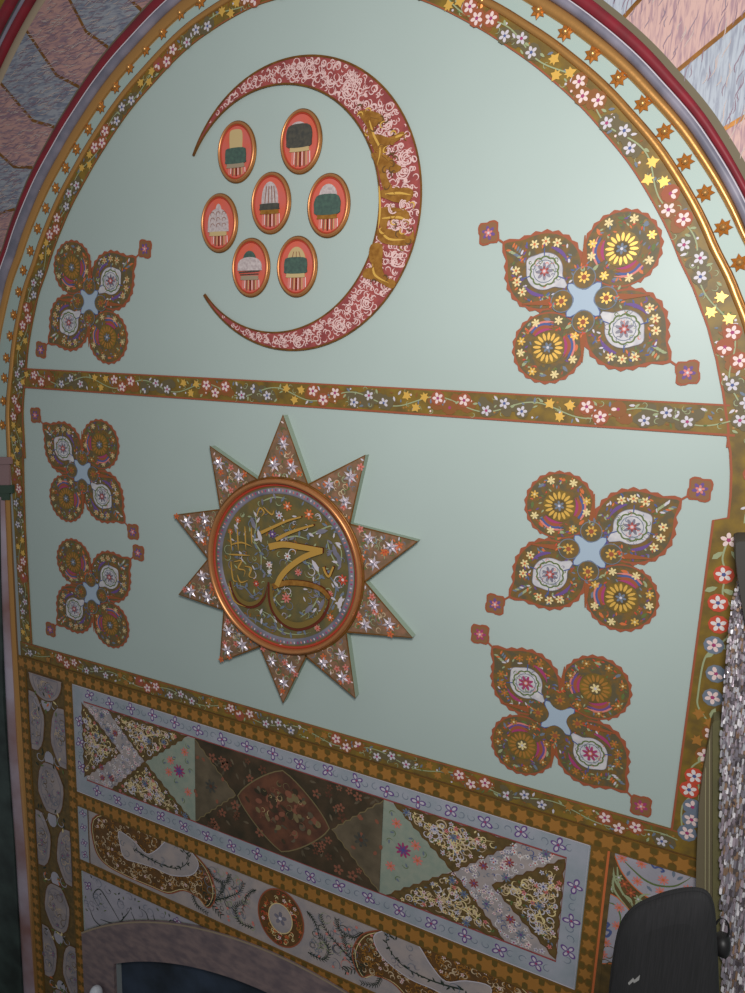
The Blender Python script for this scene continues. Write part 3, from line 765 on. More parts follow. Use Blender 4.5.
b.ribbon(smooth(px([(110,380),(160,400),(190,470),(180,540)]), 6), .005, .0052, green, 2)
for x, y in ((183,412),(170,525),(100,628),(80,700)): flower(b, px([(x, y)])[0], .016, .0056, pink, ora, 8)
b.ribbon(smooth(px([(85,500),(120,515),(95,545),(130,560),(110,590),(80,585)]), 4), .008, .0054, blue)
b.build('white_leaf', root)
b = B()
for pts in ([(140,130),(160,250),(260,400)], [(170,160),(190,300),(275,400)], [(150,210),(150,300),(240,420)], [(280,400),(320,340),(380,330)], [(200,330),(250,360),(265,410)]): b.ribbon(smooth(px(pts), 6), .007, .0050, sage, 2)
for x, y in ((215,265),(255,320)): flower(b, px([(x, y)])[0], .016, .0056, rust, ora, 6)
for x, y in ((130,295),(180,225),(120,250),(300,360)): flower(b, px([(x, y)])[0], .013, .0054, sage, lilw, 6)
for x, y in ((120,700),(90,780),(140,800)): b.ribbon(spiral(px([(x, y)])[0], .03, .008, 1, .9, 10), .004, .0056, browno, 2)
b.build('grass_sprays', root)

# ------------------------------------------------------------------ crescent
root = thing('crescent_panel', -1.24, .05, 0, 'large crimson crescent covered in pink and gilt script, opening to the left', 'crescent')
Oc, Or = (-1.2414, .4935), .4445
Ic, Ir = (-1.3141, .4865), .382
# tips where circles meet
def isect(c0, r0, c1, r1):
    d = hypot(c1[0]-c0[0], c1[1]-c0[1]); a = (r0*r0-r1*r1+d*d)/(2*d)
    h2 = r0*r0-a*a; hh = sqrt(max(0, h2)); x = c0[0]+a*(c1[0]-c0[0])/d; y = c0[1]+a*(c1[1]-c0[1])/d
    return (x-hh*(c1[1]-c0[1])/d, y+hh*(c1[0]-c0[0])/d), (x+hh*(c1[1]-c0[1])/d, y-hh*(c1[0]-c0[0])/d)
tA, tB = W(194.7, 156.5), W(206, 294)
def cres(shr=0.0, n=90):
    a0 = atan2(tA[1]-Oc[1], tA[0]-Oc[0]); a1 = atan2(tB[1]-Oc[1], tB[0]-Oc[0])-0
    if a1 > a0: a1 -= 2*pi
    o = [(Oc[0]+(Or-shr)*cos(a0+(a1-a0)*i/n), Oc[1]+(Or-shr)*sin(a0+(a1-a0)*i/n)) for i in range(n+1)]
    b0 = atan2(tA[1]-Ic[1], tA[0]-Ic[0]); b1 = atan2(tB[1]-Ic[1], tB[0]-Ic[0])
    if b1 > b0: b1 -= 2*pi
    rA, rB = hypot(tA[0]-Ic[0], tA[1]-Ic[1]), hypot(tB[0]-Ic[0], tB[1]-Ic[1]); ii = []
    for i in range(n+1):
        t = i/n; r = Ir+(rA-Ir)*max(0, 1-t/.2)**2+(rB-Ir)*max(0, 1-(1-t)/.2)**2+shr
        ii.append((Ic[0]+r*cos(b0+(b1-b0)*t), Ic[1]+r*sin(b0+(b1-b0)*t)))
    return o, ii
o, ii = cres()
b = B(); n = len(o)
b.prism(o+ii[::-1], 0, .006, crim, goldd); b.build('ground', root)
b = B(); b.ribbon(o, .006, .0072, goldd); b.ribbon(ii, .0055, .0072, goldd); b.build('gilt_edge', root)
random.seed(71)
o2, i2 = cres(.004); CP = o2[2:-2]+i2[2:-2][::-1]
b = B()
k = 0
cl = o2[4:-4]; cm_ = i2[4:-4]
for j in range(3600):
    t = random.random(); i = min(len(cl)-1, int(t*len(cl))); w_ = random.random()
    i2_ = min(len(cm_)-1, int(t*len(cm_)))
    th = hypot(cl[i][0]-cm_[i2_][0], cl[i][1]-cm_[i2_][1])
    if random.random() > max(th, .02)/.11: continue
    c = (cl[i][0]*w_+cm_[i2_][0]*(1-w_), cl[i][1]*w_+cm_[i2_][1]*(1-w_))
    r = min(random.uniform(.005, .013), th*.28); a = random.random()*6.3
    pts = spiral(c, r, r*random.uniform(.3, 1), a, random.choice((-1, 1))*random.uniform(.35, .8), 8)
    if all(inside(p, CP) for p in pts[::2]): b.ribbon(pts, .0034, .0066+random.random()*.0004, pinkscript, 2); k += 1
    if k > 1050: break
# rose-like rings of script
for px_, py_ in ((404,172),(399,260),(350,92),(368,303),(386,122),(300,341),(310,72),(407,158),(340,325)):
    c = W(px_, py_)
    for q in range(3):
        A_ = [p for p in arc(c, .007+.007*q, q, q+4.4, 14) if inside(p, CP)]
        if len(A_) > 11: b.ribbon(A_, .0036, .0074, pinkscript)
b.build('pink_script', root)
# gilt letters, traced
G = lambda pts: WL(pts, 340, 90, .2016)
b = B()
let = [[(95,110),(160,108),(215,130),(225,165),(195,175),(170,200),(175,240),(150,235),(140,190),(115,150)],
 [(150,230),(200,225),(250,240),(300,215),(325,215),(300,250),(255,275),(225,285),(240,300),(215,320),(180,310),(160,270)],
 [(160,320),(235,325),(285,370),(310,385),(295,410),(265,415),(235,395),(240,440),(265,490),(225,500),(205,440),(190,380)],
 [(210,500),(290,490),(350,490),(370,515),(340,560),(280,560),(240,545),(205,530)],
 [(205,590),(300,590),(345,610),(340,650),(250,645),(235,690),(205,680)],
 [(200,690),(290,700),(345,730),(370,700),(365,760),(300,775),(215,760),(190,725)],
 [(160,770),(215,770),(215,880),(235,930),(280,950),(262,988),(190,950),(120,930),(130,890),(165,880),(150,830)]]
for L_ in let:
    P_ = smooth(G(L_), 3, True); b.prism(P_, .006, .0092, goldb)
for pts in ([(150,150),(175,230),(205,300),(190,380)], [(200,480),(205,600),(195,700)], [(230,520),(300,515),(360,525)], [(215,640),(300,635),(350,660)], [(170,860),(180,920),(250,960)], [(280,240),(320,225)], [(205,700),(250,742),(330,745)]):
    b.ribbon(smooth(G(pts), 5), .007, .0097, goldp, 2)
for k_ in range(70):
    p_ = random.choice(let); q_ = random.choice(p_); c_ = G([(q_[0]+random.uniform(-28,28), q_[1]+random.uniform(-22,22))])[0]
    S_ = spiral(c_, .013, .004, random.random()*6, random.choice((-.6,.6)), 8)
    if all(inside(p, CP) for p in S_): b.ribbon(S_, .0045, .0100+k_*.00001, (goldb, brown, goldp)[k_ % 5 % 3], 2)
b.build('gilt_lettering', root)
b = B()
for pts in ([(245,605),(310,608)], [(240,640),(300,655)], [(150,140),(200,150)], [(215,330),(275,380)], [(235,520),(290,530)]): b.ribbon(G(pts), .004, .0098, brown, 2)
# pink strokes over the lower letter
for x, y, r in ((285,670,.014),(335,665,.010),(325,570,.010),(270,590,.010)):
    for q in range(3): b.ribbon(arc(G([(x, y)])[0], r*.5+.005*q, q, q+3.5, 8), .004, .0100, pinkscript)
b.build('script_highlights', root)

# ------------------------------------------------------------------ seven oval miniatures
ovals = [((237.5,152.5), 'A', 'oval gold framed miniature with cream dome over dark green block, upper left of the seven'),
 ((301.5,142), 'B', 'oval gold framed miniature with grey green boxy hat, topmost of the seven'),
 ((329,206), 'C', 'oval gold framed miniature with green block under white tip, nearest the crescent band'),
 ((271.5,203.5), 'D', 'oval gold framed miniature with tall white dome, in the middle of the seven'),
 ((220,223.5), 'E', 'oval gold framed miniature with wide whitish dome, leftmost of the seven'),
 ((251.5,268), 'F', 'oval gold framed miniature with white turban and green crown, lower left of the seven'),
 ((297.5,267), 'G', 'oval gold framed miniature with pointed cream top over green block, lowest right of the seven')]
for (pp, kind, label) in ovals:
    u, v = W(*pp); a_, b_ = .069, .0885
    root = thing('oval_miniature', u, v-b_, 0, label, 'miniature', 'seven oval miniatures inside the crescent')
    E_ = lambda k, n=40: [(u+a_*k*cos(t), v+b_*k*sin(t)) for t in [2*pi*i/n for i in range(n)]]
    b = B(); b.prism(E_(1.0), 0, .006, coral); b.build('ground', root)
    b = B(); path = [((u+a_*cos(t), v+b_*sin(t)), (cos(t), sin(t))) for t in [2*pi*i/48 for i in range(48)]]
    b.tube(path, [(.0055*cos(q), .003+.010*sin(q)) for q in [pi*i/8 for i in range(9)]][::-1], copper, True)
    b.tube(path, [(-.0065-.003*cos(q+pi)*-1, .003+.006*sin(q)) for q in [pi*i/6 for i in range(7)]], redd, True)
    path2 = [((u+(a_+.0055)*cos(t), v+(b_+.0055)*sin(t)), (cos(t), sin(t))) for t in [2*pi*i/48 for i in range(48)]]
    b.tube(path2, [(.003*cos(q), .002+.004*sin(q)) for q in [pi*i/6 for i in range(7)]][::-1], goldd, True)
    b.build('rim', root)
    X = lambda x, y: (u+x*a_*1.16, v+y*b_*1.06)
    R = lambda bb, x0, y0, x1, y1, h, m, rd=.12: bb.prism(smooth([X(x0+rd*.5, y0), X(x1-rd*.5, y0), X(x1, y0+rd), X(x1, y1-rd), X(x1-rd, y1), X(x0+rd, y1), X(x0, y1-rd), X(x0, y0+rd)], 3, True), .006, h, m)
    def domep(bb, x0, x1, y0, y1, h, m, pw=1.0):
        P_ = [X((x0+x1)/2-(x1-x0)/2*cos(pi*i/14), y0+(y1-y0)*sin(pi*i/14)**pw) for i in range(15)]; bb.prism(P_, .006, h, m)
    def body(name, fn): bb = B(); fn(bb); bb.build(name, root)
    if kind == 'A':
        body('hat_top', lambda q: R(q, -.32, .10, .30, .72, .0085, hatc)); body('hat_wrap', lambda q: R(q, -.52, -.38, .48, .12, .0105, hatg)); bandm = beige
    if kind == 'B':
        body('hat_top', lambda q: domep(q, -.5, .3, .35, .62, .0085, hatw)); body('hat_wrap', lambda q: R(q, -.62, -.18, .52, .52, .0105, hatd, .2)); bandm = hatc
    if kind == 'C':
        body('hat_top', lambda q: domep(q, -.4, .4, .28, .68, .0085, hatw)); body('hat_wrap', lambda q: R(q, -.6, -.28, .55, .34, .0105, hatg, .2)); bandm = goldb
    if kind == 'D':
        body('hat_top', lambda q: (domep(q, -.42, .38, -.02, .70, .0085, hatw, .8), [q.ribbon([X(x, 0), X(x*.7, .55)], .003, .0090, prose) for x in (-.25,-.08,.1,.25)])); body('hat_wrap', lambda q: R(q, -.48, -.22, .42, -.02, .0105, hatd, .06)); bandm = goldb
    if kind == 'E':
        body('hat_top', lambda q: (domep(q, -.56, .52, -.30, .5, .0095, hatw, .6), domep(q, -.14, .14, .4, .66, .009, hatw), [q.ribbon(arc(X(x, y), .008, 0, 3.6, 6), .002, .0099, prose) for x in (-.3,0,.3) for y in (-.1,.1,.3)])); bandm = hatc
    if kind == 'F':
        body('hat_top', lambda q: domep(q, -.38, .30, .2, .58, .0085, hatg)); body('hat_wrap', lambda q: (domep(q, -.62, .58, -.10, .36, .0105, hatw, .5), q.ribbon([X(-.55,-.16), X(.5,-.12)], .004, .0108, hatd), q.ribbon([X(-.5,-.24), X(.45,-.22)], .003, .0108, hatd))); bandm = beige
    if kind == 'G':
        body('hat_top', lambda q: (domep(q, -.42, .42, .25, .66, .0085, hatc, 1.3), [q.ribbon([X(x, .28), X(x*.6, .5)], .0025, .009, prose) for x in (-.2,0,.2)])); body('hat_wrap', lambda q: R(q, -.55, -.22, .50, .30, .0105, hatg, .14)); bandm = hatc
    top = {'A':-.38,'B':-.18,'C':-.28,'D':-.22,'E':-.30,'F':-.28,'G':-.22}[kind]
    body('hat_band', lambda q: R(q, -.45, top-.14, .40, top, .0100, bandm, .05))
    def legs(q):
        for i, x in enumerate((-.36,-.18,0,.18,.34)):
            bot = -sqrt(max(0, 1-x*x))*.80; q.ribbon([X(x, top-.14), X(x*1.05, bot)], .006, .0068, (pink, prose, redbrown, prose, pink)[i]); q.ribbon([X(x+.09, top-.14), X(x*1.05+.09, bot*.95)], .0035, .0068, hatc if i % 2 else pinkw)
    body('fringe', legs)

# ------------------------------------------------------------------ sun medallion
MC = (-1.245, -.700); RR = .306
root = thing('sun_medallion', MC[0], -1.225, 0, 'ten pointed sun medallion with silver flowered rays and gilt calligraphy disc', 'medallion')
tips_px = [(284,415),(366,455),(418,541),(413,637),(356,697),(284,702),(221,661),(180,594),(175,515),(211,446)]
TH = .030
random.seed(81)
for i, p in enumerate(tips_px):
    tu, tv = W(p[0], p[1], TH*.8); a = atan2(tv-MC[1], tu-MC[0]); r = hypot(tu-MC[0], tv-MC[1])
    e1 = (MC[0]+.322*cos(a+.312), MC[1]+.322*sin(a+.312)); e2 = (MC[0]+.322*cos(a-.312), MC[1]+.322*sin(a-.312))
    cpt = (MC[0]+.27*cos(a), MC[1]+.27*sin(a)); T = [(tu, tv), e1, cpt, e2]
    b = B(); b.prism([e1, cpt, e2, (tu, tv)], 0, TH, rayg, raysd); 
    b.ribbon([e1, (tu, tv), e2], .006, TH+.0006, goldd); ray = b.build('ray', root)
    inr = [(x*.9+ (MC[0]+.40*cos(a))*.1, y*.9+(MC[1]+.40*sin(a))*.1) for x, y in T]
    b = B(); scribble(b, inr, 34, .006, .014, .003, TH+.0006, [sage, creamp, bluegrey, green]); 
    scatter(b, inr, 7, lambda q: flower(b, q, .013, TH+.0012, random.choice((pink, ora)), redh)); scatter(b, inr, 26, lambda q: leaf(b, q, .014, .006, random.random()*6, TH+.001, random.choice((pinkw, lilw, green, ora))))
    b.build('painted_blossoms', ray)
    for rr, da in ((.435, 0), (.365, .10), (.362, -.115)):
        c = (MC[0]+rr*cos(a+da)+random.uniform(-.004,.004), MC[1]+rr*sin(a+da)+random.uniform(-.004,.004)); b = B(); n = 6; rot = random.random()*6
        R1 = random.uniform(.025, .030)
        for k in range(n):
            t = rot+2*pi*k/n; tt = (c[0]+R1*cos(t), c[1]+R1*sin(t)); l = (c[0]+R1*.45*cos(t+.45), c[1]+R1*.45*sin(t+.45)); r_ = (c[0]+R1*.45*cos(t-.45), c[1]+R1*.45*sin(t-.45))
            b.add([(c[0], c[1], TH+.006), (l[0], l[1], TH+.003), (tt[0], tt[1], TH+.0025), (r_[0], r_[1], TH+.003), ((c[0]+tt[0])/2, (c[1]+tt[1])/2, TH+.0085)], [[0,4,1],[1,4,2],[2,4,3],[3,4,0]], silver)
        b.ell(c, .004, .004, TH+.0095, lilac, 8); b.build('silver_flower', ray)
# disc (slightly dished) and rings
b = B(); rings = [(.30,.033),(.285,.030),(.26,.027),(.20,.025),(.10,.024),(.02,.024)]
N = 64; vs = []
for r, h in rings: vs += [(MC[0]+r*cos(2*pi*i/N), MC[1]+r*sin(2*pi*i/N), h) for i in range(N)]
b.add(vs, [[j*N+i, j*N+(i+1) % N, (j+1)*N+(i+1) % N, (j+1)*N+i] for j in range(5) for i in range(N)], discg, True); b.poly(circ(MC, .0201, N), .024, discg)
b.add([(MC[0]+.318*cos(2*pi*i/N), MC[1]+.318*sin(2*pi*i/N), h) for h in (0, .034) for i in range(N)], [[i, (i+1) % N, N+(i+1) % N, N+i] for i in range(N)], goldd)
disc = b.build('disc', root)
b = B(); path = [(MC, (cos(t), sin(t))) for t in [2*pi*i/96 for i in range(96)]]
def ring(b, r, w, h0, h1, m): b.tube(path, [(r+w*cos(q), h0+(h1-h0)*sin(q)) for q in [pi*i/8 for i in range(9)]][::-1], m, True)
ring(b, .306, .010, .030, .050, copper); ring(b, .318, .005, .026, .036, goldd); b.build('gilt_rim', root)
b = B(); ring(b, .2925, .0045, .030, .035, redd); b.build('red_inner_rim', root)
b = B(); ring(b, .273, .012, .0270, .0315, lilac); 
for i in range(120):
    a = 2*pi*i/120; c = (MC[0]+.275*cos(a), MC[1]+.275*sin(a)); b.ell(c, .005, .003, .0318, (pink, lilw, mag)[i % 3], 6, a)
b.build('lilac_ring', root)
M = lambda pts, h=.03: WL(pts, 210, 480, .2148, h)
H0 = .0285
b = B(); random.seed(83)
for pts in ([(200,140),(215,200),(205,280),(235,340),(240,420),(275,450)], [(450,260),(500,240),(560,215),(590,240)], [(545,280),(560,340),(600,400),(610,330),(570,290)], [(340,275),(400,262),(460,280)], [(440,380),(480,400),(510,450),(480,470)], [(550,440),(585,500),(570,570),(545,620)], [(420,640),(470,600),(500,550),(490,520)], [(150,630),(230,660),(280,690),(350,700)], [(240,610),(290,640),(320,700),(400,720),(470,710)], [(290,390),(270,430),(290,460)], [(110,490),(160,500),(200,540),(240,510)], [(330,590),(300,550),(330,520)], [(240,100),(300,80),(360,90)], [(130,180),(120,240),(140,260)], [(620,520),(600,570),(590,600)]):
    S = smooth(M(pts), 6); b.ribbon(S, .0055, H0, bluegrey if random.random() < .4 else sage, 2)
    for q in S[1::3]: leaf(b, (q[0]+random.uniform(-.012,.012), q[1]+random.uniform(-.012,.012)), .026, .009, random.random()*6, H0+.0003, random.choice((lilw, bluegrey, bluegrey, lilac)))
for x, y, a in ((580,330,1.9),(600,370,1.8),(520,240,.3),(500,500,1.2),(460,600,.9),(520,580,1.2),(605,570,1.3),(200,200,2),(230,260,1.9),(490,400,2.2)): leaf(b, M([(x, y)])[0], .05, .017, a, H0+.0006, lilw if x % 20 else lilac)
dsk = circ(MC, .255, 24)
scribble(b, dsk, 90, .008, .022, .0032, H0, [bluegrey, sage, lilw, lilac])
scatter(b, dsk, 90, lambda q: leaf(b, q, .020, .0065, random.random()*6, H0+.0002, random.choice((lilw, bluegrey, sage, goldb))))
b.build('white_foliage', disc)
b = B()
for x, y, m, r in ((360,122,ora,.018),(460,160,ora,.019),(618,465,redh,.019),(130,185,ora,.013),(290,252,pur,.016),(360,355,white,.014),(322,165,lilw,.015),(355,550,pink,.019),(215,482,redh,.013),(275,395,pinkw,.014),(560,640,ora,.015),(410,430,pink,.014),(95,240,ora,.012),(500,690,pink,.013),(560,530,pink,.012)): flower(b, M([(x, y)])[0], r, H0+.0012, m, pinkw if m in (ora, redh, pur) else redh, 7)
b.build('painted_blossoms', disc)
def stroke(name, pts, w=None, h0=.026, h1=.036, m=goldb, side=redbrown, sm_=3):
    b = B(); P_ = smooth(M(pts, h1), sm_, True)
    b.prism(P_, h0, h1, m, side); b.build(name, root)
goldl = mat('bright gilt lettering', (222,172,84), .38, metal=.45)
def thick(name, pts, w0, w1, h0=.026, h1=.036, m=goldl, side=redbrown, sharp=0):
    """raised pen stroke along a centre line, width w0 -> w1"""
    S = smooth(M(pts, h1), 5); n = len(S); L_, R_ = [], []
    for i_, p in enumerate(S):
        a = S[max(0, i_-1)]; c = S[min(n-1, i_+1)]; dx, dy = c[0]-a[0], c[1]-a[1]; l = hypot(dx, dy); t = i_/(n-1); w = (w0+(w1-w0)*t)/2*(min(1, (1-t)*6+.15) if sharp else 1)
        L_.append((p[0]-dy/l*w, p[1]+dx/l*w)); R_.append((p[0]+dy/l*w, p[1]-dx/l*w))
    b = B(); P_ = L_+R_[::-1]
    for i_ in range(n-1):
        q = [L_[i_], R_[i_], R_[i_+1], L_[i_+1]]; b.add([(x, y, h1) for x, y in q], [[0,1,2,3]], m)
    N_ = len(P_); b.add([(x, y, h0) for x, y in P_]+[(x, y, h1) for x, y in P_], [[i_, (i_+1) % N_, N_+(i_+1) % N_, N_+i_] for i_ in range(N_)], side)
    b.build(name, root)
thick('letter_stroke', [(236,246),(300,216),(360,190),(424,172)], .012, .005)
thick('letter_stroke', [(306,278),(360,250),(420,228),(482,210)], .014, .006)
thick('letter_stroke', [(274,312),(340,300),(420,312),(524,330)], .024, .018, h1=.0362)
thick('letter_stroke', [(518,330),(440,358),(372,404),(330,450),(310,492)], .020, .020)
thick('letter_stroke', [(292,496),(350,480),(410,480),(470,490),(520,512),(556,552)], .020, .016, h1=.0358, m=goldb)
thick('letter_stroke', [(528,405),(536,430),(552,450),(564,428),(574,404)], .009, .007, h1=.0355)
bowlg = mat('olive gilt bowl', (132,108,54), .5, metal=.15)
for big, pts in ((1, [(272,475),(278,560),(302,622),(350,672),(408,690),(470,676),(522,640),(550,585),(556,530)]), (0, [(92,470),(108,520),(136,565),(180,588),(225,578),(254,545),(266,490)])):
    b = B(); S = smooth(M(pts, .031), 6); cx_ = sum(p[0] for p in S)/len(S); cy_ = sum(p[1] for p in S)/len(S)
    b.ribbon(S, .020 if big else .016, .0310, redbrown, 2)
    b.ribbon([(cx_+(p[0]-cx_)*(.90 if big else .88), cy_+(p[1]-cy_)*(.90 if big else .88)+.006) for p in S], .022 if big else .016, .0345, bowlg, 2)
    b.build('letter_bowl', root)
b = B()
for pts in ([(95,230),(105,330)], [(130,225),(135,330)], [(165,215),(170,325)], [(195,220),(198,300)], [(90,345),(190,350)], [(220,170),(235,130),(255,150),(240,170)], [(250,125),(290,160),(300,140)], [(100,375),(110,460),(130,470)], [(115,380),(150,375),(135,410),(165,420),(160,450)], [(165,400),(195,410),(185,445),(205,455)], [(130,440),(145,475),(180,465)], [(100,300),(150,290),(200,310)], [(90,480),(115,560),(170,590)]):
    b.ribbon(smooth(M(pts), 5), .0065, .034, goldl, 2)
b.build('small_script', root)
b = B()
b.ribbon(smooth(M([(300,505),(280,560),(300,620),(350,660)]), 5), .006, .0275, goldb, 2); b.build('bowl_edge', root)

# ------------------------------------------------------------------ six quatrefoil ornaments
def ornament(c, mirror, rot, seed, label, bright=1):
    random.seed(seed); s = -1 if mirror else 1
    def X(x, y):
        xr = x*cos(rot)-y*sin(rot); yr = x*sin(rot)+y*cos(rot); return (c[0]+s*xr, c[1]+yr)
    root = thing('quatrefoil_ornament', c[0], c[1]-.23, 0, label, 'wall ornament', 'painted quatrefoil ornaments')
    gm = goldp if bright == 1 else ochrel  # gold's shine at right and dullness at left are put into these colours
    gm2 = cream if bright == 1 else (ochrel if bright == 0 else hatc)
    h = .003
    LT = atan2(.157, .235); LR = .106; PH = math.acos(.106/.150)
    def leafpoly(sx, k=1.0, spikes=True):
        cx, cy = .115*sx, .077*sx; base = LT if sx > 0 else LT+pi; pts = []; N = 132
        for i in range(N):
            t = 2*pi*i/N; d = (t-base+pi) % (2*pi)-pi
            r = LR/cos(PH-abs(d)) if abs(d) < PH else LR
            r = (r-.005*exp(-((abs(d)-.30)/.2)**2)*(abs(d) < PH))*k
            if spikes and abs(d) < 2.2: r += .0065*(1-abs((i/6.0) % 1*2-1))
            pts.append(X(cx+r*cos(t), cy+r*sin(t)))
        return pts
    def roundpoly(sx, k=1.0, spikes=True):
        cx, cy = -.086*sx, .130*sx; pts = []; N = 132
        base = atan2(.132*sx, -.086*sx)
        for i in range(N):
            t = 2*pi*i/N; r = .098*k; d = (t-base+pi) % (2*pi)-pi
            if spikes and abs(d) < 2.0: r += .0055*(1-abs((i/6.0) % 1*2-1))
            pts.append(X(cx+r*cos(t), cy+r*sin(t)))
        return pts
    b = B(); b.prism([X(.125*cos(2*pi*i/30), .125*sin(2*pi*i/30)) for i in range(30)], 0, h-.0004, olived)
    for i in range(40):
        t = random.random()*6.3; r_ = random.uniform(.06,.125); leaf(b, X(r_*cos(t), r_*sin(t)), .016, .006, random.random()*6, h+.0001, random.choice((ora, rust, sage, bluegrey, redh, green)))
    b.build('ground', root)
    for sx in (1, -1):
        # --- round lobe
        b = B(); b.prism(roundpoly(sx), 0, h, rust); b.poly(roundpoly(sx, .955, False), h+.0005, olived); lob = b.build('round_lobe', root)
        cx, cy = -.086*sx, .130*sx; cc = X(cx, cy)
        b = B(); hh = h+.001
        for i in range(15):
            t = 2*pi*i/15+.2; q = X(cx+.078*cos(t), cy+.078*sin(t)); flower(b, q, .0122, hh+.0006, gm2 if i % 3 else gm, ora if i % 2 else cream, 6) if i % 2 == 0 else leaf(b, q, .022, .009, t+1.5, hh, random.choice((bluegrey, ora, sage, green)))
        base = atan2(-cy, -cx)
        for da in (.95, -.95):
            for w_, r_, m in ((.016,.056,rust), (.013,.064,blue if bright else pur), (.009,.071,pink), (.008,.050,mag)):
                b.ribbon([X(cx+r_*cos(base+da+q), cy+r_*sin(base+da+q)) for q in [(-.55+1.1*i/8) for i in range(9)]], w_, hh+.0003+(.07-r_)*.003, m, 2)
        for i in range(70):
            t = random.random()*6.3; r_ = random.uniform(.048, .088); leaf(b, X(cx+r_*cos(t), cy+r_*sin(t)), .012, .0045, random.random()*6, hh+.0001, random.choice((ora, sage, bluegrey, rust, pur, olive, green, redh)))
        b.build('border_blossoms', lob)
        b = B(); b.ell(cc, .046, .046, hh+.0008, olive, 20)
        for k in range(16):
            t = 2*pi*k/16; b.ell(X(cx+.031*cos(t), cy+.031*sin(t)), .0115, .0042, hh+.0013, gm, 8, (t+rot) if s > 0 else pi-(t+rot))
        b.ell(cc, .019, .019, hh+.0016, browno if bright == 1 else olived, 14); flower(b, cc, .015, hh+.002, bluegrey if bright else cream, lilw, 6); b.build('sunflower', lob)
        # --- leaf lobe
        b = B(); b.prism(leafpoly(sx), 0, h+.0002, rust); b.poly(leafpoly(sx, .95, False), h+.0007, olived); lob = b.build('leaf_lobe', root)
        cx, cy = .113*sx, .077*sx; cc = X(cx, cy); b = B(); base = LT if sx > 0 else LT+pi
        for i in range(90):
            t = random.random()*6.3; r_ = random.uniform(.060, .094); leaf(b, X(cx+r_*cos(t), cy+r_*sin(t)), .013, .005, random.random()*6, hh+.0001, random.choice((ora, sage, bluegrey, rust, pur, green, blue, lilw)))
        for i in range(10): leaf(b, X(cx+(.085+i*.004)*cos(base+.08*(-1)**i), cy+(.085+i*.004)*sin(base+.08*(-1)**i)), .016, .006, base+.6*(-1)**i, hh+.0002, random.choice((sage, bluegrey, ora, lilw)))
        for da in (.55, .95, 1.35, -.55, -.95, -1.35):
            q = X(cx+.080*cos(base+da), cy+.080*sin(base+da)); flower(b, q, .0128, hh+.0008, gm2, ora, 6)
        for da in (1.7, -1.7): b.ribbon([X(cx+.065*cos(base+da+q), cy+.065*sin(base+da+q)) for q in [(-.5+1.0*i/8) for i in range(9)]], .010, hh+.0004, pur if bright != 0 else mag, 2)
        b.build('border_blossoms', lob)
        b = B(); ros = []
        for i in range(48):
            t = 2*pi*i/48; d = (t-base+pi) % (2*pi)-pi; d2 = (t-base) % (2*pi)-pi
            r_ = .050+.010*exp(-(d/.3)**2)+.028*exp(-(d2/.22)**2)
            ros.append(X(cx+r_*cos(t), cy+r_*sin(t)))
        b.poly(ros, hh+.0010, rosw); b.ribbon(ros, .0016, hh+.0014, lilac, close=True)
        ring_ = [X(cx+.052*cos(2*pi*i/20), cy+.052*sin(2*pi*i/20)) for i in range(20)]
        scribble(b, ring_, 26, .004, .009, .0022, hh+.0012, [green, sage, bluegrey, lilac, pink])
        sc_ = [X(cx+(.036+.004*abs(sin(i*pi/5)))*cos(2*pi*i/50), cy+(.036+.004*abs(sin(i*pi/5)))*sin(2*pi*i/50)) for i in range(50)]
        b.ribbon(sc_, .0042, hh+.0016, green, close=True); sc2 = [X(cx+.030*cos(2*pi*i/24), cy+.030*sin(2*pi*i/24)) for i in range(24)]; b.ribbon(sc2, .002, hh+.0015, bluegrey, close=True)
        flower(b, cc, .024, hh+.0020, mag if bright == 0 else lilac, pink, 8); flower(b, cc, .014, hh+.0026, crim, lilw, 6)
        for da in (.9, -.9, 2.9): b.ribbon([X(cx+r_*cos(base+da), cy+r_*sin(base+da)) for r_ in (.042, .054, .062)], .003, hh+.0018, blue)
        b.build('white_rosette', lob)
        # --- pendant
        pc = (.281*sx, .186*sx); b = B(); k = .036; pts = []
        for i in range(32):
            t = 2*pi*i/32+.0; r_ = k*(.80+.26*abs(cos(2*(t-LT)))**2.0+(.05 if i % 4 == 0 else 0)); pts.append(X(pc[0]+r_*cos(t)*.95, pc[1]+r_*sin(t)*1.02))
        b.prism(pts, 0, h, rust); b.poly([(q[0]*.84+X(*pc)[0]*.16, q[1]*.84+X(*pc)[1]*.16) for q in pts], h+.0005, mat('pendant ground', (138,96,64), .6))
        b.ribbon([X(.232*sx, .155*sx), X(.252*sx, .168*sx)], .006, h, rust)
        flower(b, X(*pc), .020, h+.001, pur if bright else mag, lilw, 6); flower(b, X(*pc), .012, h+.0016, pink, lilw, 5)
        b.build('pendant', root)
    # centre: dark curls and pale star
    b = B(); st = []
    for i in range(40):
        t = 2*pi*i/40+LT; k = abs(cos(2*(t-LT))); st.append(X((.034+.050*k**3)*cos(t), (.034+.050*k**3)*sin(t)))
    st = [X(r_*cos(t), r_*sin(t)) for t, r_ in [(2*pi*i/40+radians(43), .028+.034*abs(cos(2*(2*pi*i/40)))**4) for i in range(40)]]
    b.poly(st, h+.0026, skyb); b.ribbon(st, .003, h+.0030, blue, close=True); b.build('center_star', root)
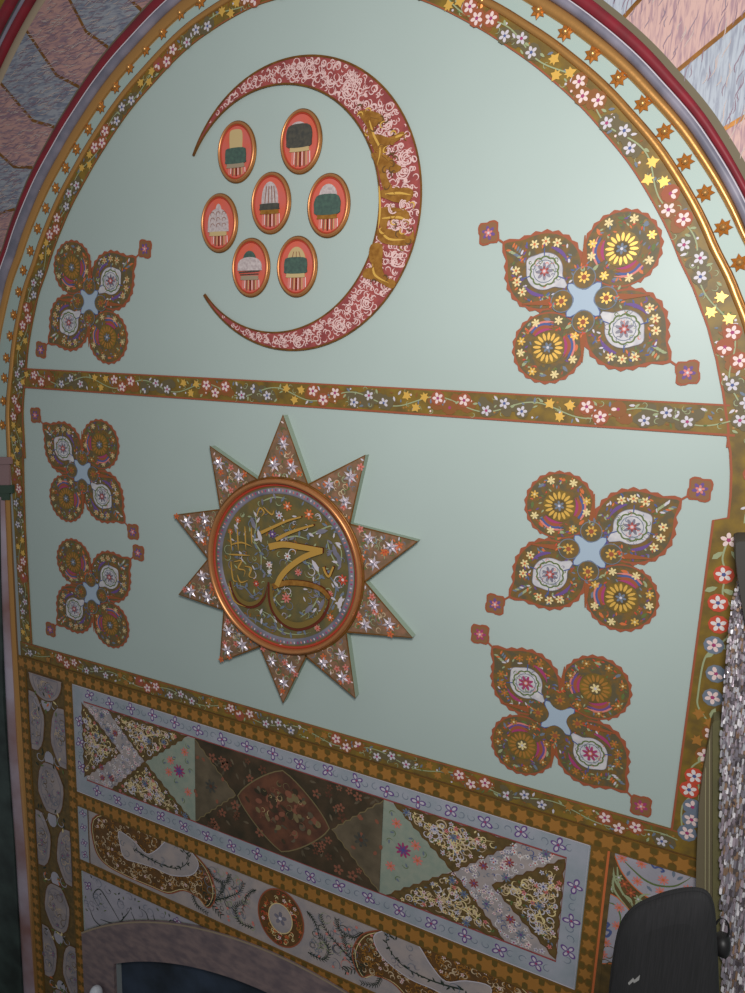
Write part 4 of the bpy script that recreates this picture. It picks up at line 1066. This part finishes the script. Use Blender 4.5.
    for k, (x, y) in enumerate(((.004,.058), (.058,-.004), (-.004,-.058), (-.058,.004))):
        b = B(); t0 = atan2(y, x)
        b.ell(X(x, y), .031, .031, h+.0032, bluegrey if bright else olived, 20); b.ell(X(x, y), .0285, .0285, h+.0036, olived, 20)
        b.ribbon([X(x*1.3, y*1.3), X(x*2.0, y*2.0), X(x*2.9, y*2.9)], .022, h+.0030, mat('orange brown', (150,84,48), .6), True)
        flower(b, X(x*1.02, y*1.02), .0165, h+.0042, gm, ora, 7); b.ell(X(x*1.02, y*1.02), .007, .007, h+.0048, rust, 10)
        for i in range(7): leaf(b, X(x*1.5+random.uniform(-.012,.012), y*1.5+random.uniform(-.012,.012)), .012, .0045, random.random()*6, h+.0040, random.choice((redh, sage, bluegrey, ora)))
        b.build('curl', root)
cA = W(583.9,299.9); cB_ = W(590,551); cC_ = W(558,717); cD_ = W(90.5,302.3); cE_ = W(83.5,472); cF_ = W(92.6,593)
ornament(cA, True, 0, 101, 'bright quatrefoil ornament with gold sunflowers, above the cross band at right', 1)
ornament(cB_, False, radians(5), 102, 'quatrefoil ornament just below the cross band at right, orange edged', 1)
ornament(cC_, True, radians(6), 103, 'orange tinted quatrefoil ornament at lower right corner of the mint panel', 0)
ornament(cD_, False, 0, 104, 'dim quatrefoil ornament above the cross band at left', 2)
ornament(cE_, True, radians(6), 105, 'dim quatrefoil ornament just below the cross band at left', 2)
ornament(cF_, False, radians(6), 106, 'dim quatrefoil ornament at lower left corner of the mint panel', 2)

# ------------------------------------------------------------------ left column, capital, green marble
b = B(); b.prism(WL([(-60,470),(-1,500),(3,700),(14,850),(22,993),(30,1100),(-160,1100)], h=.02), 0, .02, darkgreen)
tag(b.build('wall_left'), 'dark green marble wall left of the gilded column', 'wall', kind='structure')
b = B(); b.prism(WL([(8,500),(14,500),(22,655),(18,655),(12,600)]), 0, .003, gapg); b.prism([(-2.70,-.60),(-2.650,-.60),(-2.650,-1.354),(-2.70,-1.354)], 0, .0025, gapg)
tag(b.build('trim_22'), 'grey plaster gap between the column and the floral border', 'trim', kind='structure')
hcol = .014
root = thing('gilded_column', W(10,993,hcol)[0], -CZ, hcol, 'slim gilded column with lavender shaft and mauve capital at the left edge', 'column')
def colstrip(name, L_, R_, m, bulge):
    """L_, R_: pixel polylines for left and right edges"""
    b = B(); vs = []; K = 7
    for (x0, y0), (x1, y1) in zip(L_, R_):
        p, q = W(x0, y0, hcol), W(x1, y1, hcol)
        for j in range(K):
            t = j/(K-1); vs.append((p[0]*(1-t)+q[0]*t, p[1]*(1-t)+q[1]*t, .0+(hcol-.01)+bulge*.4*sin(pi*t)))
    n = len(L_); b.add(vs, [[i*K+j+1, i*K+j, (i+1)*K+j, (i+1)*K+j+1] for i in range(n-1) for j in range(K-1)], m, True)
    # backing down to the wall
    e = [vs[i*K] for i in range(n)]; f = [vs[i*K+K-1] for i in range(n)]
    for line in (e, f): b.add([(p[0], p[1], p[2]) for p in line]+[(p[0], p[1], 0) for p in line], [[i, i+1, n+i+1, n+i] for i in range(n-1)], m)
    b.build(name, root)
YS = [497, 560, 640, 750, 860, 993, 1400]
colstrip('outer_gilt_bead', list(zip((-9,-7,-3,2,9,16,38), YS)), list(zip((-5,-3,1,6,13,21,44), YS)), gold, .012)
colstrip('shaft', list(zip((-5,-3,1,6,13,21,44), YS)), list(zip((2.5,5,9,15,24,33,58), YS)), shaftl, .03)
colstrip('inner_gilt_bead', list(zip((2.5,5,9,15,24,33,58), YS)), list(zip((7.5,10,14,21,31,38,64), YS)), gold, .014)
colstrip('ochre_fillet', list(zip((7.5,10,14,21,31,38,64), YS)), list(zip((8.5,11.5,15.5,23,35,43,70), YS)), shaftb, .004)
b = B()
for (x0, y0, x1, y1, hh, m) in ((-25,457,12,464,.016,capm),(-25,464,10,485,.011,capm),(-25,485,14,493,.015,capg),(-25,493,10,500,.012,capg)):
    P_ = WL([(x0,y0),(x1,y0),(x1,y1),(x0,y1)], h=hh*.5); b.prism(P_, 0, hh, m)
b.build('capital', root)

# ------------------------------------------------------------------ right jamb moulding, mirror mosaic pier, dark slab
hj = .05
root = thing('jamb_moulding', W(710,860,hj)[0], -2.6, hj, 'olive fluted jamb moulding beside the glittering mirror pier', 'moulding')
b = B(); b.prism(WL([(712,723),(704,768),(699,805),(696.5,860),(694,1000),(694,1100),(713,1100),(713,724)], h=hj), 0, hj, ol2, ol1); b.build('side_face', root)
b = B(); b.prism(WL([(712.5,724),(714,721),(720,720),(724,724),(724,1100),(713,1100)], h=hj+.01), 0, hj+.012, ol1); b.build('front_face', root)
b = B()
for x in (705.5, 709.5): b.prism(WL([(x-.5,770 if x < 707 else 742),(x+.5,766 if x < 707 else 738),(x-.4,1100),(x-1.4,1100)], h=hj+.004), hj-.001, hj+.004, ol3)
b.build('pale_flutes', root)
hm = .085
root = thing('mirror_mosaic_pier', W(745,900,hm)[0], -CZ, hm, 'glittering silver mirror mosaic pier at the right edge', 'pier')
edge = [(739,583),(734,602),(730,640),(726.5,680),(723,730),(722,800),(722,900),(724.5,993),(727,1400)]
core = mat('mosaic core', (120,108,104), .5, rgb2=(92,84,82), scale=60)
b = B(); b.prism(WL(edge+[(840,1400),(840,583)], h=hm), 0, hm, core, ol1); b.build('core', root)
fac = [mat('mirror chip', (224,220,226), .2, metal=.5), mat('mirror chip grey', (158,150,160), .3, metal=.4), mat('mirror chip brown', (168,136,112), .35, metal=.3), mat('mirror chip pale', (238,232,236), .35, metal=.1), mat('mirror chip dark', (112,102,108), .35, metal=.4), mat('mirror chip mauve', (184,168,178), .35, metal=.3)]  # varied chip tones paint in the bright and dark reflections of the mirrors
random.seed(91); b = B(); EP = WL(edge, h=hm)
def edge_u(v):
    for i in range(len(EP)-1):
        if EP[i+1][1] <= v <= EP[i][1]: t = (v-EP[i][1])/(EP[i+1][1]-EP[i][1]); return EP[i][0]*(1-t)+EP[i+1][0]*t
    return EP[-1][0] if v < EP[-1][1] else EP[0][0]
v = EP[0][1]
while v > -1.75:
    k = min(1, max(0, (-v-.25)/1.1)); hgt = .006+.018*k; wdt = .0040+.0012*k; u = edge_u(v)-.004
    while u < edge_u(v)+.13:
        w_ = wdt*random.uniform(.7, 1.4); hh = hgt*random.uniform(.7, 1.5); vv = v+random.uniform(-.5,.5)*hgt
        z = hm+.002+random.random()*.003; dx, dy = random.uniform(-.0022,.0022), random.uniform(-.0030,.0030)
        pts = [(-.5,-.35,-dx-dy),(0,-.5,-dy),(.5,-.35,dx-dy),(.5,.35,dx+dy),(0,.5,dy),(-.5,.35,-dx+dy)]
        b.add([(u+x*w_, vv+y*hh, z+q) for x, y, q in pts], [[0,1,2,3,4,5]], random.choices(fac, (3,4,1.8,2,1.8,4))[0])
        u += w_*1.02
    v -= hgt*.92
b.build('mirror_chips', root)
root['kind'] = root.get('kind', '') or None if False else ''
del root['kind']
b = B(); b.prism(WL([(736,543),(740,541.5),(800,541),(800,640),(746,628),(742,606),(738.5,581),(736,560)], h=.12), .0, .12, slabm)
for_slab = tag(b.build('dark_slab'), 'dark grey slab end above the mirror pier at the right edge', 'slab')

# small white globe at lower left
gu, gv = W(96, 993, .05)
b = B(); N = 20; k = []
for j in range(9):
    t = pi*j/8; k += [(gu+.030*sin(t)*cos(q), gv-.005+.040*cos(t), .05+.030*sin(t)*sin(q)) for q in [2*pi*i/N for i in range(N)]]
root = thing('white_globe', gu, gv-.05, .016, 'small white rounded globe against the mauve arch surround, bottom left', 'globe')
b.add(k, [[j*N+i, j*N+(i+1) % N, (j+1)*N+(i+1) % N, (j+1)*N+i] for j in range(8) for i in range(N)], mat('white glass', (214,218,226), .4), True); b.build('globe', root)
b = B(); b.rect(gu-.012, gv-.075, gu+.012, gv-.035, .016, .06, metalg); b.build('bracket', root)

# ------------------------------------------------------------------ loudspeaker on its stand
hs = .62
out_px = [(606,1030),(608,993),(611,965),(615.5,938),(622,920),(634,907),(650,899.5),(668,893.5),(688,889.5),(700,889.5),(708,893),(713,901),(716,915),(717.5,940),(719,970),(721,1030),(723,1120),(600,1120)]
outl = smooth(WL(out_px, h=hs), 4, True)
cu_ = sum(p[0] for p in outl)/len(outl); cv_ = sum(p[1] for p in outl)/len(outl)
bot = min(p[1] for p in outl)
root = thing('loudspeaker', cu_, bot, hs-.05, 'black cloth covered loudspeaker with rounded top in the lower right foreground', 'loudspeaker')
def shr(k): return [(cu_+(p[0]-cu_)*k, cv_+(p[1]-cv_)*k) for p in outl]
b = B(); n = len(outl); prof = [(.80, hs-.05), (.93, hs-.022), (.985, hs-.009), (.992, hs-.007), (.975, hs-.001)]
vs = []
for k_, h_ in prof: vs += [(p[0], p[1], h_) for p in shr(k_)]
b.add(vs, [[j*n+i, (j+1)*n+i, (j+1)*n+(i+1) % n, j*n+(i+1) % n] for j in range(4) for i in range(n)], blk, True)
b.poly(shr(.975), hs-.001, blk); b.poly(shr(.80)[::-1], hs-.05, blkp); b.build('cabinet', root)
b = B(); vs = []; prof = [(.965, hs-.001), (.955, hs+.006), (.92, hs+.012), (.6, hs+.019)]
for k_, h_ in prof: vs += [(p[0], p[1], h_) for p in shr(k_)]
b.add(vs, [[j*n+i, (j+1)*n+i, (j+1)*n+(i+1) % n, j*n+(i+1) % n] for j in range(3) for i in range(n)], blk, True); b.poly(shr(.6), hs+.019, blk); b.build('grille_cloth', root)
b = B(); b.prism(WL([(628,983),(633,978),(634.5,980),(640,975),(639,980),(634,983),(633,981.5),(629,985)], h=hs+.02), hs+.0185, hs+.0205, mat('badge white', (150,148,146), .5)); b.build('badge', root)
kc = W(722, 948, hs-.03); b = B(); N = 16
b.add([(kc[0]-.012+.026*t, kc[1]+r*cos(q), hs-.04+r*sin(q)) for t, r in ((0,.018),(.3,.024),(.8,.024),(1,.016)) for q in [2*pi*i/N for i in range(N)]], [[j*N+i, j*N+(i+1) % N, (j+1)*N+(i+1) % N, (j+1)*N+i] for j in range(3) for i in range(N)]+[[3*N+i for i in range(N)]], blkp, True); b.build('knob', root)
b = B(); path = smooth(WL([(716,928),(719,923),(724,922),(728,927),(729,936),(726,944)], h=hs-.03), 5); vs = []
for p, q in zip(path, path[1:]+[path[-1]]):
    vs += [(p[0]+.0022*cos(t), p[1]+.0022*sin(t)*.6, hs-.04+.0022*sin(t)) for t in [2*pi*i/6 for i in range(6)]]
b.add(vs, [[j*6+i, j*6+(i+1) % 6, (j+1)*6+(i+1) % 6, (j+1)*6+i] for j in range(len(path)-1) for i in range(6)], blkp, True); b.build('cable_loop', root)
st = thing('speaker_stand', cu_, -CZ, hs-.05, 'black tripod stand holding the loudspeaker, below the frame', 'stand')
def rod(name, p, q, r, m):
    P0 = mathutils.Vector(p); P1 = mathutils.Vector(q); d = (P1-P0).normalized(); a = d.orthogonal().normalized(); c = d.cross(a); b = B(); N = 12
    vs = [tuple(P+a*r*cos(2*pi*i/N)+c*r*sin(2*pi*i/N)) for P in (P0, P1) for i in range(N)]
    b.add(vs, [[i, (i+1) % N, N+(i+1) % N, N+i] for i in range(N)]+[list(range(N))[::-1], [N+i for i in range(N)]], m, False); b.build(name, st)
rod('pole', (cu_, -CZ+.25, hs-.05), (cu_, bot, hs-.05), .018, blkp)
for k in range(3):
    t = 2*pi*k/3+.4; rod('leg', (cu_, -CZ+.75, hs-.05), (cu_+.42*cos(t), -CZ+.015, hs-.05+.42*sin(t)), .012, blkp)
rod('collar', (cu_, -CZ+.70, hs-.05), (cu_, -CZ+.80, hs-.05), .03, blkp)

for o in bpy.data.objects:
    if '_o' in o.keys(): del o['_o']
